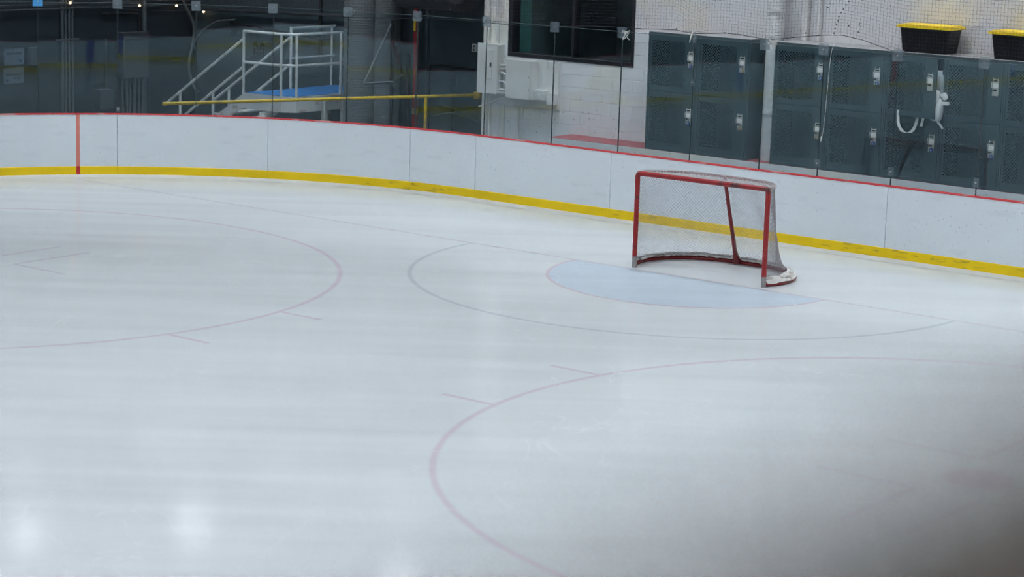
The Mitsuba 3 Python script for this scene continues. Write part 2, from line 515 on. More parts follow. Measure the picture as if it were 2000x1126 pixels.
# window with a dark room behind
wf = 0.07
scene['window_1'] = mikit.ply(cat_(bevel(WX0, WX1, ybk - 0.2, WY + 0.012, WZ0, WZ0 + wf, .006), bevel(WX0, WX1, ybk - 0.2, WY + 0.012, WZ1 - wf, WZ1, .006),
                                   bevel(WX0, WX0 + 0.06, ybk - 0.2, WY + 0.012, WZ0 + wf, WZ1 - wf, .006), bevel(WX1 - 0.085, WX1, ybk - 0.2, WY + 0.012, WZ0 + wf, WZ1 - wf, .006),
                                   bevel(6.215, 6.265, ybk - 0.15, WY + 0.004, WZ0 + wf, WZ1 - wf, .006)), 'm_frame_black')
labels['window_1'] = {'label': 'black framed window of a dark room, in the white end wall', 'kind': 'structure'}
for x0, x1 in ((WX0 + 0.06, 6.215), (6.265, WX1 - 0.085)):
    q = np.array([(x0, WY - .06, WZ0 + wf), (x1, WY - .06, WZ0 + wf), (x1, WY - .06, WZ1 - wf), (x0, WY - .06, WZ1 - wf)])
    part('window_1', 'pane', trimesh.Trimesh(q, [(0, 1, 2), (0, 2, 3)], process=False), 'm_window_glass')
room = cat_(box(2.0, 7.8, -9.2, -9.1, 0.5, 4.5), box(2.0, 7.8, -9.1, ybk - .25, 4.4, 4.5), box(2.0, 7.8, -9.1, ybk - .25, 0.5, 0.6), box(2.0, 2.1, -9.1, ybk - .25, 0.6, 4.4))
structure('wall_room', room, 'm_room', 'grey walls of the room behind the window')
structure('wall_room_side', cat_(box(7.7, 7.8, -9.1, -6.62, 0.6, 4.4)), 'm_room', 'grey side wall of the room behind the window')
structure('door_1', box(7.69, 7.8, -6.62, ybk - .25, 0.6, 4.4), 'm_room_teal', 'teal door at the side of the room behind the window')

# ------------------------------------------------------------------ ceiling lamps (over the ice, out of the frame)
def lamp(x, y, size=0.62, zc=5.55, sk=0.215, shade='m_lamp_shade', power=1.0, text='square white ceiling lamp over the ice, above the picture', group='ceiling lamps over the ice'):
    t = thing('ceiling_lamp', text, 'lamp', group)
    h = size / 2
    part(t, 'housing', cat_(box(x - h - .03, x - h, y - h - .03, y + h + .03, zc - sk, zc + .1), box(x + h, x + h + .03, y - h - .03, y + h + .03, zc - sk, zc + .1),
                            box(x - h, x + h, y - h - .03, y - h, zc - sk, zc + .1), box(x - h, x + h, y + h, y + h + .03, zc - sk, zc + .1),
                            box(x - h, x + h, y - h, y + h, zc + .02, zc + .1)), shade)
    part(t, 'stem', tube([(x, y, zc + .1), (x, y, 6.8)], 0.02, 6), 'm_lamp_shade')
    q = np.array([(x - h, y - h, zc), (x - h, y + h, zc), (x + h, y + h, zc), (x + h, y - h, zc)])
    key = part(t, 'diffuser', trimesh.Trimesh(q, [(0, 1, 2), (0, 2, 3)], process=False), 'm_lamp_face')
    scene[key]['emitter'] = {'type': 'area', 'radiance': rgb([LAMP * power * c for c in LAMP_TINT])}


for y in np.arange(1.3, 26, 3.5):
    lamp(11.1, y)
for x in (9.66, 5.4, 1.2, -3.0, -7.2, -11.2):
    for y in np.arange(-0.8, 26, 3.5):
        if abs(x - 9.66) > .1 or y < 1:
            lamp(x, y)
for x in (-9, -3, 3, 9):
    for y in (30, 36, 42, 48):
        lamp(x, y, 1.1)
for x, y in ((-9.5, -4.4), (-6.5, -4.4), (-3.5, -4.4), (-0.5, -4.4), (2.5, -4.4), (5.5, -4.4), (8.4, -4.4), (11.2, -4.6), (14.2, -4.6), (14.6, -1.5), (14.7, 2.0), (-16.5, 19.0), (-16.5, 25.0)):
    lamp(x, y, 1.05, 6.3, 0.80, 'm_lamp_baffle', 0.78, 'black-baffled downlight over the walkways around the rink, above the picture', 'downlights over the walkway')

# ------------------------------------------------------------------ paint in the ice
ZP = 0.0012


def ring(cx, cy, r, w, a0=0.0, a1=2 * PI, n=160, z=ZP):
    a = np.linspace(a0, a1, n)
    o = np.c_[cx + (r + w / 2) * np.cos(a), cy + (r + w / 2) * np.sin(a)]
    i = np.c_[cx + (r - w / 2) * np.cos(a), cy + (r - w / 2) * np.sin(a)]
    v = np.c_[np.vstack([o, i]), np.full(2 * n, z)]
    f = []
    for k in range(n - 1):
        f += [(k, k + 1, n + k + 1), (k, n + k + 1, n + k)]
    m = trimesh.Trimesh(v, f, process=False)
    if m.face_normals[0, 2] < 0:
        m.invert()
    return m


def strip(x0, x1, y0, y1, z=ZP + 0.0003):
    return flat(Polygon([(x0, y0), (x1, y0), (x1, y1), (x0, y1)]), z)


RC, XF, YF = 4.577, 6.684, 5.98


def faceoff(xc, sx, label):
    t = thing('faceoff_circle', label, 'ice marking', 'faceoff circles')
    part(t, 'circle_line', ring(xc, YF, RC, 0.045), 'm_ice_red_strong')
    part(t, 'paint_edge', ring(xc, YF, RC, 0.085, z=ZP - .0004), 'm_ice_red_pale')
    for dy in (-0.85, 0.85):
        for s in (-1, 1):
            x0 = xc + s * math.sqrt(RC ** 2 - dy ** 2)
            part(t, 'hash_mark', strip(min(x0, x0 + s * .62), max(x0, x0 + s * .62), YF + dy - .03, YF + dy + .03), 'm_ice_red_strong')
    for s in (-1, 1):
        for d in (-1, 1):
            a, b = xc + s * 0.28, YF + d * 0.62
            part(t, 'corner_mark', cat_(strip(min(a, a + s * .92), max(a, a + s * .92), b - .03, b + .03), strip(a - .03, a + .03, min(b, b + d * 1.2), max(b, b + d * 1.2), ZP + .0005)), 'm_ice_red')
    part(t, 'spot', flat(Point(xc, YF).buffer(0.3), ZP), 'm_ice_red_strong')


faceoff(XF, 1, 'faint pink faceoff circle at the left of the ice, with an L-shaped mark inside')
faceoff(-XF, -1, 'faint pink faceoff circle at the lower right, half hidden by the dark rail')
one('goal_line', strip(-11.3, 11.35, -0.028, 0.028, ZP + .0008), 'm_ice_red', 'thin faint goal line crossing the ice in front of the net', 'ice marking')
cr = thing('goal_crease', 'light blue half-round goal crease in front of the net', 'ice marking')
GX = 0.034
half = Polygon([(GX + 1.80 * math.cos(a), 1.80 * math.sin(a)) for a in np.linspace(0, PI, 70)])
part(cr, 'blue_area', flat(half, ZP - .0004), 'm_ice_blue')
part(cr, 'edge_line', ring(GX, 0, 1.822, 0.05, 0, PI, 80), 'm_ice_red_strong', label='faint pink edge line')
oc = thing('outer_crease_line', 'thin grey half circle around the goal crease', 'ice marking')
part(oc, 'line', ring(GX, 0, 3.52, 0.045, 0, PI, 120), 'm_ice_grey')
part(oc, 'paint_edge', ring(GX, 0, 3.52, 0.085, 0, PI, 120, ZP - .0004), 'm_ice_grey_pale')
one('ice_blue_line', strip(-W, W, 15.75, 16.05), 'm_ice_blue_line', 'wide blue line across the ice, below the picture', 'ice marking')
one('ice_center_line', strip(-W, W, 23.35, 23.65), 'm_ice_red_strong', 'wide red line across the middle of the ice, below the picture', 'ice marking')

# ------------------------------------------------------------------ dasher boards
ZB, ZC = 0.960, 0.980
db = thing('dasher_boards', 'white dasher boards with yellow kickplate and red top cap, curving around the ice', 'rink boards', kind='structure')
seams = [-20.0, -17.9, -15.5, -13.1, -10.6, -8.2, -5.8, -3.36, -0.93, 3.50, 5.98, 7.19, 9.58, 11.94, 14.4, 16.8, 19.2, 21.6, 24.0]
end = PER - 20.0
seams += list(np.linspace(24.0, end, int((end - 24.0) / 2.4) + 2))[1:]
seams = [s for i, s in enumerate(seams)]
G = 0.0035
for a, b in zip(seams[:-1], seams[1:]):
    st = 0.3
    if a + G > 30 and b < end - 30:
        st = 1.2
    part(db, 'panel', sweep(a + G, b - G, [(0, 0.10), (0, ZB), (0.03, ZB), (0.03, 0.10)], st), 'm_board', smooth=25)
    part(db, 'kickplate', sweep(a + 0.001, b - 0.001, [(-0.010, -0.01), (-0.012, 0.142), (-0.006, 0.15), (0.0, 0.15), (0.03, 0.15), (0.03, -0.01)], st), 'm_kick', smooth=25, label='yellow kickplate')
part(db, 'backing', sweep(-20, end, [(0.032, -0.03), (0.032, ZB - .002), (0.10, ZB - .002), (0.10, -0.03)], 0.4), 'm_seam')
part(db, 'cap_rail', sweep(-20, end, [(-0.008, ZB), (-0.010, ZB + .010), (-0.004, ZC), (0.044, ZC), (0.046, ZB)], 0.3), 'm_cap', smooth=30, label='red top cap')


def mark_at(s, w, m, z0, z1, off=-0.003, label=None):
    return part(db, 'line_mark', sweep(s - w / 2, s + w / 2, [(off, z0), (off, z1), (0.004, z1), (0.004, z0)], 0.1), m, label=label)


for sg in (1, -1):
    s0 = 12.545 * sg
    mark_at(s0, 0.058, 'm_red_paint', 0.15, ZB, label='faded red goal line mark')
    part(db, 'line_mark', sweep(s0 - .029, s0 + .029, [(-0.0145, 0.0), (-0.0145, 0.152), (0.0, 0.152), (0.0, 0.0)], 0.1), 'm_cap')
    for y, m in ((15.9, 'm_blue_paint'), (23.5, 'm_cap'), (31.1, 'm_blue_paint')):
        s = (CX + ARC + (y - CY)) * sg
        mark_at(s, 0.3, m, 0.15, ZB)

# ------------------------------------------------------------------ glass above the boards
ZG0, ZG1 = ZB + 0.001, 2.682
gs = [15.53, 14.33, 13.13, 11.93, 10.73, 9.53, 8.32, 7.14, 5.88, 4.62, 3.43, 2.21, 1.08, 0.17, -0.93, -2.15, -3.37, -4.6, -5.8]
pane_names = ['left of the two paper signs', 'in front of the two paper signs', 'in front of the four upright conduits', 'in front of the pull box, left of the stair',
              'in front of the foot of the white stair', 'in front of the stair and wall lettering', 'in front of the blue stair landing', 'in front of the tall grey ducts',
              'in front of the red pipe and yellow rail post', 'in front of the tall electrical panel', 'in front of the window mullion and control box', 'in front of the right half of the window',
              'in front of the leftmost grey locker', 'in front of the second locker and white duct', 'in front of the third locker', 'in front of the fourth locker, right of the cord',
              'in front of the ajar locker', 'in front of the lockers at the right edge']
pane_names = pane_names[:len(gs) - 1]
OFF = 0.055
for i, (b, a) in enumerate(zip(gs[:-1], gs[1:])):
    t = thing('glass_screen', 'clear rink glass above the boards, ' + (pane_names[i] if i < len(pane_names) else 'beyond the right edge'), 'rink glass')
    pa, na = rink(a); pb, nb = rink(b)
    A, B = pa + na * OFF, pb + nb * OFF
    d = (B - A) / np.linalg.norm(B - A)
    A, B = A + d * 0.0035, B - d * 0.0035
    nrm = np.array([d[1], -d[0]])
    # a real pane is never quite flat: a bow of a few millimetres
    ku, kv = 9, 9
    lean0 = 0.0001 + {11.93: 0.0126, 10.73: 0.0140, 9.53: 0.0142, 8.32: 0.0118, 7.14: 0.0040, 5.88: 0.0050}.get(a, 0.0113 if a > 9.0 else 0.0)
    ltop = lean0 * (ZG1 - ZG0) + 0.00375 * (ZG1 - ZG0) ** 2
    bow = 0.0016 * rng.uniform(-1, 1) if a > 5.8 else 0.0006 * rng.uniform(-1, 1)
    tw = {10.73: 0.0010, 9.53: 0.0013, 7.14: -0.0070, 5.88: -0.0028}.get(a, 0.0010 * rng.uniform(-1, 1))
    v, uvf = [], []
    for jv in range(kv):
        for iu in range(ku):
            u, w = iu / (ku - 1), jv / (kv - 1)
            o = bow * (1 - (2 * u - 1) ** 2) + tw * (2 * u - 1) * (2 * w - 1)
            hh = (ZG1 - ZG0) * w
            o += lean0 * hh + 0.00375 * hh * hh           # the panes lean out a little towards the top
            p = A + (B - A) * u + nrm * o
            v.append((p[0], p[1], ZG0 + (ZG1 - ZG0) * w))
    f = []
    for jv in range(kv - 1):
        for iu in range(ku - 1):
            k0 = jv * ku + iu
            f += [(k0, k0 + 1, k0 + ku + 1), (k0, k0 + ku + 1, k0 + ku)]
    part(t, 'sheet', trimesh.Trimesh(np.array(v), f, process=False), 'm_glass', smooth=True)

    def bar(P, Q, z0, z1, h):
        c = []
        for X in (P, Q):
            for o in (-h, h):
                for z in (z0, z1):
                    oo = o + ltop * (z - ZG0) / (ZG1 - ZG0)
                    c.append((X[0] + nrm[0] * oo, X[1] + nrm[1] * oo, z))
        return trimesh.convex.convex_hull(np.array(c))
    part(t, 'side_edge', bar(A - d * .001, A + d * .003, ZG0, ZG1, .006), 'm_pane_edge', label='dark polished edge')
    part(t, 'side_edge', bar(B - d * .003, B + d * .001, ZG0, ZG1, .006), 'm_pane_edge')
    part(t, 'top_edge', bar(A, B, ZG1 - .001, ZG1 + .005, .006), 'm_pane_top')

clip_text = ['at the left edge of the picture', 'left of the pull box', 'above the foot of the white stair', 'above the white stair landing', 'beside the tall grey duct', 'above the red pipe',
             'above the electrical panel', 'at the middle of the window', 'beside the frayed rope at the window', 'above the leftmost locker', 'beside the white duct',
             'above the third locker', 'under the first black bin', 'left of the second black bin']


def clip_plate(s, z0, z1, w, name, label, mtl='m_clip', lean=0.0):
    p, n = rink(s)
    tdir = np.array([-n[1], n[0]])
    t = thing(name, label, 'glass clip', 'clear clips on the glass seams')
    M = frame4((tdir[0], tdir[1], 0), (0, 0, 1), (-n[0], -n[1], 0), (0, 0, 0))
    for side in (OFF - 0.016, OFF + 0.010):
        o = p + n * side
        m = bevel(-w / 2, w / 2, z0, z1, 0, 0.005, .0015)
        M2 = M.copy(); M2[:3, 3] = (o[0], o[1], 0)
        part(t, 'plate', place(m, M2), mtl)
        mtl = 'm_clip' if mtl == 'm_clip' else mtl
    o = p + n * (OFF - 0.022)
    zb = z0 + (z1 - z0) * 0.5
    M2 = M.copy(); M2[:3, 3] = (o[0], o[1], zb)
    part(t, 'bolt', place(trimesh.creation.cylinder(0.011, 0.05, sections=10, transform=np.array([[1, 0, 0, 0], [0, 1, 0, 0], [0, 0, 1, -.02], [0, 0, 0, 1]])), M2), 'm_chrome')


for i, s in enumerate(gs[2:17]):
    if i < len(clip_text):
        small = i in (9,)
        txt = 'clear plastic clip at the top of the glass ' + clip_text[i]
        if i == 0:
            clip_plate(s, ZG1 - .06, ZG1 + .09, 0.15, 'glass_clip', 'bright blue sticker on the clip at the top of the leftmost glass seam', 'm_clip_blue')
        elif small:
            clip_plate(s, ZG1 - .07, ZG1 + .05, 0.055, 'glass_clip', txt)
        else:
            clip_plate(s, ZG1 - .085, ZG1 + .065, 0.145, 'glass_clip', txt)
for s, z, w, h, txt in ((0.17, 1.10, .07, .11, 'small clear clip low on the glass seam below the third locker'), (-0.93, 1.10, .075, .12, 'small clear clip low on the glass seam below the ajar locker'),
                        (-2.15, 1.08, .07, .13, 'small clear clip low on the glass seam near the right edge'), (2.21, 2.02, .055, .095, 'small clear clip halfway up the glass seam on the leftmost lockers'),
                        (11.93, 1.0, .05, .08, 'small clear clip low on the glass seam below the grey pull box')):
    clip_plate(s, z, z + h, w, 'seam_clip', txt)

# ------------------------------------------------------------------ the goal
GA = math.radians(1.37)
GO = np.array([0.083, -0.133])
GM = frame4((math.cos(GA), math.sin(GA), 0), (-math.sin(GA), math.cos(GA), 0), (0, 0, 1), (GO[0], GO[1], 0))
HW, HZ = 0.938, 1.20
goal = thing('hockey_goal', 'red steel hockey goal with grey netting standing on the ice at the blue crease', 'hockey goal')


def gpart(name, m, mtl, smooth=30, label=None, kind=None):
    return part(goal, name, place(m, GM), mtl, smooth=smooth, label=label, kind=kind)


for sx in (1, -1):
    gpart('post', tube([(sx * HW, 0, 0.0), (sx * HW, 0, 0.3), (sx * HW, 0, 0.7), (sx * HW, 0, HZ - 0.10)], 0.031, 16), 'm_post')
pts = bend([(HW, 0, HZ - 0.10), (HW, 0, HZ), (-HW, 0, HZ), (-HW, 0, HZ - 0.10)], 0.10, 8)
gpart('crossbar', tube(pts, 0.031, 16), 'm_post')


def smooth_closed(pts, n):
    from scipy.interpolate import CubicSpline
    p = np.array(pts, float)
    d = np.r_[0, np.cumsum(np.linalg.norm(np.diff(p, axis=0), axis=1) ** 0.5)]
    u = np.linspace(0, d[-1], n)
    return np.array(CubicSpline(d, p)(u))


base2 = smooth_closed([(HW - .01, 0), (1.02, -.22), (1.02, -.55), (.86, -.88), (.58, -1.07), (.30, -1.15), (0.0, -1.16), (-.30, -1.15), (-.58, -1.07), (-.86, -.88), (-1.02, -.55), (-1.02, -.22), (-HW + .01, 0)], 90)
gpart('base_frame', tube(np.c_[base2, np.full(len(base2), 0.028)], 0.026, 12), 'm_goal_base')
top2 = smooth_closed([(HW, 0), (.90, -.22), (.72, -.42), (.40, -.51), (0, -.53), (-.40, -.51), (-.72, -.42), (-.90, -.22), (-HW, 0)], 90)
gpart('top_frame', tube(np.c_[top2, np.full(len(top2), HZ + .002)], 0.013, 8), 'm_goal_base')
gpart('center_brace', cat_(tube([(-0.01, -.53, HZ), (0.03, -.73, .80), (0.065, -.93, 0.40), (0.085, -1.03, 0.20), (0.095, -1.09, 0.10), (0.10, -1.12, .045)], [.023, .024, .026, .029, .042, .062], 12)), 'm_goal_base')


def arc_param(p, n):
    d = np.r_[0, np.cumsum(np.linalg.norm(np.diff(p, axis=0), axis=1))]
    u = np.linspace(0, d[-1], n)
    return np.c_[np.interp(u, d, p[:, 0]), np.interp(u, d, p[:, 1])]


NT, NBs = arc_param(top2, 401), arc_param(base2, 401)


def net_point(u, t):
    """the hanging net: u along the outline from post to post, t from the top bar (0) to the base (1)"""
    i = np.clip(u, 0, 1) * 400
    a = np.c_[np.interp(i, range(401), NT[:, 0]), np.interp(i, range(401), NT[:, 1])]
    b = np.c_[np.interp(i, range(401), NBs[:, 0]), np.interp(i, range(401), NBs[:, 1])]
    edge = np.clip(np.minimum(u, 1 - u) / 0.12, 0, 1)
    cu = np.clip(np.minimum(u, 1 - u) / 0.36, 0, 1)
    lin = 0.80 * cu * cu * (3 - 2 * cu)
    w = lin * t + (1 - lin) * t ** 12
    bag = (0.004 + 0.055 * cu) * np.sin(PI * np.clip(t, 0, 1)) * edge
    p = a + (b - a) * w[:, None]
    cen = np.array([0, -.3])
    dirn = p - cen
    dirn /= np.linalg.norm(dirn, axis=1, keepdims=True) + 1e-9
    p = p + dirn * (bag * (0.4 + 0.6 * np.sin(u * 23) ** 2))[:, None]
    z = HZ + (0.065 - HZ) * (1 - (1 - t) ** 1.12)
    z = np.where(t > .9, np.maximum(z, 0.055), z)
    return np.c_[p, z]


def thin(paths, r, n=3):
    return trimesh.util.concatenate([tube(p, r, n) for p in paths])


paths = []
NU, NV = 68, 27
for fam in (1, -1):
    for k in range(-NV, NU + NV):
        tt = np.linspace(0, 1, 34)
        uu = (k + fam * tt * NV * 0.98) / NU
        ok = (uu >= 0) & (uu <= 1)
        if ok.sum() < 3:
            continue
        paths.append(net_point(uu[ok], tt[ok]))
gpart('netting', thin(paths, 0.0023), 'm_goal_net', smooth=False, label='grey diamond netting', kind='stuff')
# the netting on top, between crossbar and top frame
topposly = Polygon(np.vstack([top2])).buffer(0)
paths = []
for fam in (1, -1):
    for c in np.arange(-2.4, 2.4, 0.058):
        from shapely.geometry import LineString
        ln = LineString([(c - 1.5 * fam, -1.5), (c + 1.5 * fam, 1.5)]).intersection(topposly)
        for g in getattr(ln, 'geoms', [ln]):
            if g.is_empty or g.length < 0.05:
                continue
            q = np.array([g.interpolate(x, normalized=True).coords[0] for x in np.linspace(0, 1, 8)])
            sag = 0.028 * np.minimum(1, np.array([topposly.exterior.distance(Point(x)) for x in q]) / 0.12)
            paths.append(np.c_[q, HZ + .012 - sag])
gpart('top_netting', thin(paths, 0.0036), 'm_goal_net_white', smooth=False, label='white netting over the top', kind='stuff')
# white lacing along the top frame and the foot of the net
wob = lambda n, a: a * rng.standard_normal(n)
lace = np.c_[top2, np.full(len(top2), HZ + .008)]
hel = []
for i in range(700):
    f = i / 699 * (len(lace) - 1)
    j = min(int(f), len(lace) - 2)
    c = lace[j] + (lace[j + 1] - lace[j]) * (f - j)
    tg = lace[j + 1] - lace[j]; tg /= np.linalg.norm(tg)
    nx = np.cross(tg, [0, 0, 1])
    hel.append(c + 0.019 * (math.cos(i * 0.9) * nx + math.sin(i * 0.9) * np.array([0, 0, 1])))
gpart('lacing', tube(np.array(hel), 0.004, 4), 'm_goal_net_white', smooth=True, label='white cord laced around the top frame')
# the white skirt that the net's foot is bound to
su = np.linspace(0.012, 0.988, 150)
rows = []
for t, lift in ((0.945, 0.02), (0.965, 0.012), (0.985, 0.012), (1.0, 0.012), (1.0, -0.012)):
    q = net_point(su, np.full(len(su), t))
    if t == 1.0:
        cen = np.array([0, -.3]); dv = q[:, :2] - cen; dv /= np.linalg.norm(dv, axis=1, keepdims=True)
        q[:, :2] += dv * (0.012 if lift > 0 else 0.030)
        q[:, 2] = 0.066 if lift > 0 else 0.05
    q[:, 2] += lift * 0.5 + 0.006 * np.sin(su * 61 + t * 40) + wob(len(su), 0.002)
    rows.append(q)
sv = np.vstack(rows)
ns = len(su)
sf = []
for r_ in range(len(rows) - 1):
    for i in range(ns - 1):
        a = r_ * ns + i
        sf += [(a, a + 1, a + ns + 1), (a, a + ns + 1, a + ns)]
gpart('net_skirt', trimesh.Trimesh(sv, sf, process=False), 'm_skirt', smooth=True, label='dirty white skirt at the foot of the net')
rope = np.c_[arc_param(base2, 300)[20:280], np.full(260, 0.078)]
cen = np.array([0, -.45]); dv = rope[:, :2] - cen; dv /= np.linalg.norm(dv, axis=1, keepdims=True)
rope[:, :2] -= dv * 0.030
rope = rope + np.c_[wob(260, .004), wob(260, .004), wob(260, .006)]
gpart('foot_rope', tube(rope, 0.017 + 0.004 * np.sin(np.arange(260) * .8 + 2 * np.sin(np.arange(260) * .23)), 6), 'm_skirt', smooth=True, label='dirty white rope along the foot of the net')

# ------------------------------------------------------------------ lockers
LH = 1.785                     # height of a locker
LD = 0.58
PW, PH = 0.60, 0.685


def door_leaf(w, h):
    """a sheet-steel door with its field of diamond holes, lying in xy (x to the right seen from the front), z towards the viewer"""
    holes = []
    px, pz = 0.0462, 0.0235
    x0, z0 = 0.045, (h - PH) / 2
    k = 0
    y = z0 + 0.014
    while y < z0 + PH:
        x = x0 + (px / 2 if k % 2 else 0)
        while x < x0 + PW:
            r = 0.0152
            holes.append([(x - r, y), (x, y - r * 1.0), (x + r, y), (x, y + r * 1.0)])
            x += px
        y += pz
        k += 1
    return prism(Polygon([(0, 0), (w, 0), (w, h), (0, h)], holes), 0.004)


DW, DHU, DHL = 0.838, 0.835, 0.845
leaf_u, leaf_l = door_leaf(DW, DHU), door_leaf(DW, DHL)


def rim(w, h):
    b = 0.010
    return cat_(box(0, w, 0, b, -.016, .0), box(0, w, h - b, h, -.016, 0), box(0, b, b, h - b, -.016, 0), box(w - b, w, b, h - b, -.016, 0))


leaf_u = cat_(leaf_u, rim(DW, DHU)); leaf_l = cat_(leaf_l, rim(DW, DHL))
leaf_ply = {'u': mikit.ply(leaf_u, 'm_locker'), 'l': mikit.ply(leaf_l, 'm_locker')}


def latch_meshes():
    plate = bevel(-.045, .045, -.115, .115, .004, .014, .003)
    hook = cat_(bevel(-.062, -.048, -.01, .075, .004, .020, .002), bevel(-.036, -.028, .085, .135, .004, .018, .002), bevel(.028, .036, .085, .135, .004, .018, .002))
    card = bevel(-.040, .040, -.005, .058, .014, .0165, .001)
    slot = cat_(box(-.038, .020, -.045, -.022, .014, .0155), box(-.030, .030, .085, .105, .014, .0155))
    return plate, hook, card, slot


LP, LHK, LC, LS = [mikit.ply(m, mm) for m, mm in zip(latch_meshes(), ('m_latch', 'm_latch', 'm_label', 'm_black'))]
body_w = 0.905


def locker_body():
    x0, x1, w = -body_w / 2, body_w / 2, 0.012
    ys, yb = 0.0, -LD
    m = [box(x0, x0 + w, yb, ys - .02, 0, LH), box(x1 - w, x1, yb, ys - .02, 0, LH), box(x0, x1, yb, yb + w, 0, LH), box(x0 + w, x1 - w, yb, ys - .03, 0.02, 0.035), box(x0 + w, x1 - w, yb, ys - .03, .893, .905)]
    # front frame
    m += [bevel(x0, x0 + .028, -.02, 0, 0, LH, .002), bevel(x1 - .028, x1, -.02, 0, 0, LH, .002), bevel(x0 + .028, x1 - .028, -.02, 0, 0, .045, .002),
          bevel(x0 + .028, x1 - .028, -.02, 0, LH - .045, LH, .002), bevel(x0 + .028, x1 - .028, -.022, -.006, .89, .905, .002)]
    return cat_(*m)


body_ply = mikit.ply(locker_body(), 'm_locker')
top_ply = mikit.ply(bevel(-body_w / 2, body_w / 2, -LD, 0, LH - .004, LH + .004, .002), 'm_locker_top')


def xf(M):
    return T(np.array(M, float).tolist())


def locker(xc, text, ajar=0.0):
    t = thing('locker', text, 'locker', 'grey lockers on the ledge')
    base = frame4((1, 0, 0), (0, 1, 0), (0, 0, 1), (xc, LY, LZ))
    part(t, 'body', {**body_ply, 'to_world': xf(base)})
    part(t, 'top_sheet', {**top_ply, 'to_world': xf(base)}, label='pale dusty top sheet')
    for lv, z0, h in (('u', 0.905, DHU), ('l', 0.045, DHL)):
        # hinged at the left seen from the ice, that is at larger x
        ang = ajar if lv == 'u' else 0.0
        hx, hy, hz = xc + DW / 2, LY - 0.006, LZ + z0
        ca, sa = math.cos(ang), math.sin(ang)
        M = frame4((-ca, sa, 0), (0, 0, 1), (sa, ca, 0), (hx, hy, hz))
        d = part(t, 'door', {**leaf_ply[lv], 'to_world': xf(M)})
        L = M @ frame4((1, 0, 0), (0, 1, 0), (0, 0, 1), (DW - 0.095, h * 0.60, 0))
        for nm, pl in (('latch_plate', LP), ('latch_hook', LHK), ('name_card', LC), ('card_slot', LS)):
            part(d, nm, {**pl, 'to_world': xf(L)})
        locks.append((L, lv, xc))
    return t


locks = []
lx = [3.925, 3.02, 1.70, 0.79, -0.118, -1.025, -1.932]
lt = ['dark grey locker standing first beside the white wall, with perforated doors', 'dark grey perforated locker next to the white upright duct, end panel in shade', 'dark grey perforated locker just right of the white upright duct',
      'dark grey perforated locker behind the hanging white cord, closed doors', 'dark grey locker with its upper door ajar and white pads coming out', 'dark grey perforated locker right of the ajar one, between the two black bins',
      'dark grey perforated locker at the right edge of the picture, under the second bin']
for i, (x, tx) in enumerate(zip(lx, lt)):
    locker(x, tx, 0.17 if i == 4 else 0.0)


def padlock(L, mtl, text):
    t = thing('padlock', text, 'padlock')
    M = L @ frame4((1, 0, 0), (0, 1, 0), (0, 0, 1), (0.012, -.092, .022))
    prof = [(0, -.013), (.026, -.013), (.031, -.009), (.031, .009), (.026, .013), (0, .013)]
    part(t, 'body', place(lathe(prof, 16), M), mtl, smooth=40)
    part(t, 'dial', place(lathe([(0, .013), (.014, .013), (.014, .018), (0, .018)], 12), M), 'm_chrome', smooth=40)
    sh = [(-.017, .024, 0)] + [(-.017 * math.cos(a), .045 + .017 * math.sin(a), 0) for a in np.linspace(0, PI, 9)] + [(.017, .024, 0)]
    part(t, 'shackle', place(tube(sh, .0045, 6), M), 'm_chrome', smooth=True)


where = ['the first locker beside the white wall', 'the second locker beside the white duct', 'the locker right of the white duct', 'the locker behind the white cord', 'the locker with the ajar door', 'the locker between the two bins']
for L, lv, xc in locks:
    i = lx.index(xc)
    if i > 5 or (i == 4 and lv == 'u') or (i == 5 and lv == 'u'):
        continue
    brass = (i == 1) or (i == 2 and lv == 'l')
    padlock(L, 'm_lock_brass' if brass else 'm_lock_blue', f"small {'brass' if brass else 'blue'} padlock on the {'upper' if lv == 'u' else 'lower'} door of {where[i]}")

# ------------------------------------------------------------------ pads and straps in the ajar locker
def blob(c, r, p=2.6, n=18):
    """a cushion: super-ellipsoid"""
    m = trimesh.creation.uv_sphere(1.0, count=[n, 2 * n])
    v = np.array(m.vertices)
    v = np.sign(v) * np.abs(v) ** (2 / p)
    m.vertices = v * np.array(r) + np.array(c)
    return m


def rot(m, ang, axis, c):
    m = m.copy(); m.apply_transform(trimesh.transformations.rotation_matrix(ang, axis, c))
    return m


XL = -0.50
gp = thing('goalie_pad', 'white goalie pad bulging out beside the ajar locker door', 'goalie pad')
part(gp, 'upper_roll', rot(blob((XL - .01, LY - .05, 2.15), (.075, .10, .17)), .05, [0, 1, 0], (XL, LY, 2.1)), 'm_pad_grey', smooth=True, label='grey upper roll')
part(gp, 'knee_roll', blob((XL + .02, LY + .03, 1.97), (.07, .08, .10)), 'm_pad', smooth=True)
part(gp, 'shin_panel', rot(blob((XL + .01, LY + .03, 1.80), (.085, .075, .17)), -.12, [0, 1, 0], (XL, LY, 1.8)), 'm_pad', smooth=True)
part(gp, 'edge_roll', rot(blob((XL - .055, LY + .06, 1.79), (.05, .06, .16)), -.06, [0, 1, 0], (XL, LY, 1.8)), 'm_pad', smooth=True)
part(gp, 'top_strap', bevel(XL - .075, XL + .07, LY - .12, LY - .02, 2.29, 2.33, .012), 'm_pad', smooth=30)
part(gp, 'side_strap', rot(bevel(XL - .20, XL - .02, LY + .04, LY + .075, 1.86, 1.91, .008), .05, [0, 1, 0], (XL, LY, 1.88)), 'm_pad', smooth=30)
part(gp, 'buckle', rot(blob((XL - .11, LY + .03, 1.985), (.04, .04, .055), 3), .5, [0, 1, 0], (XL - .11, LY, 1.98)), 'm_pad', smooth=True)


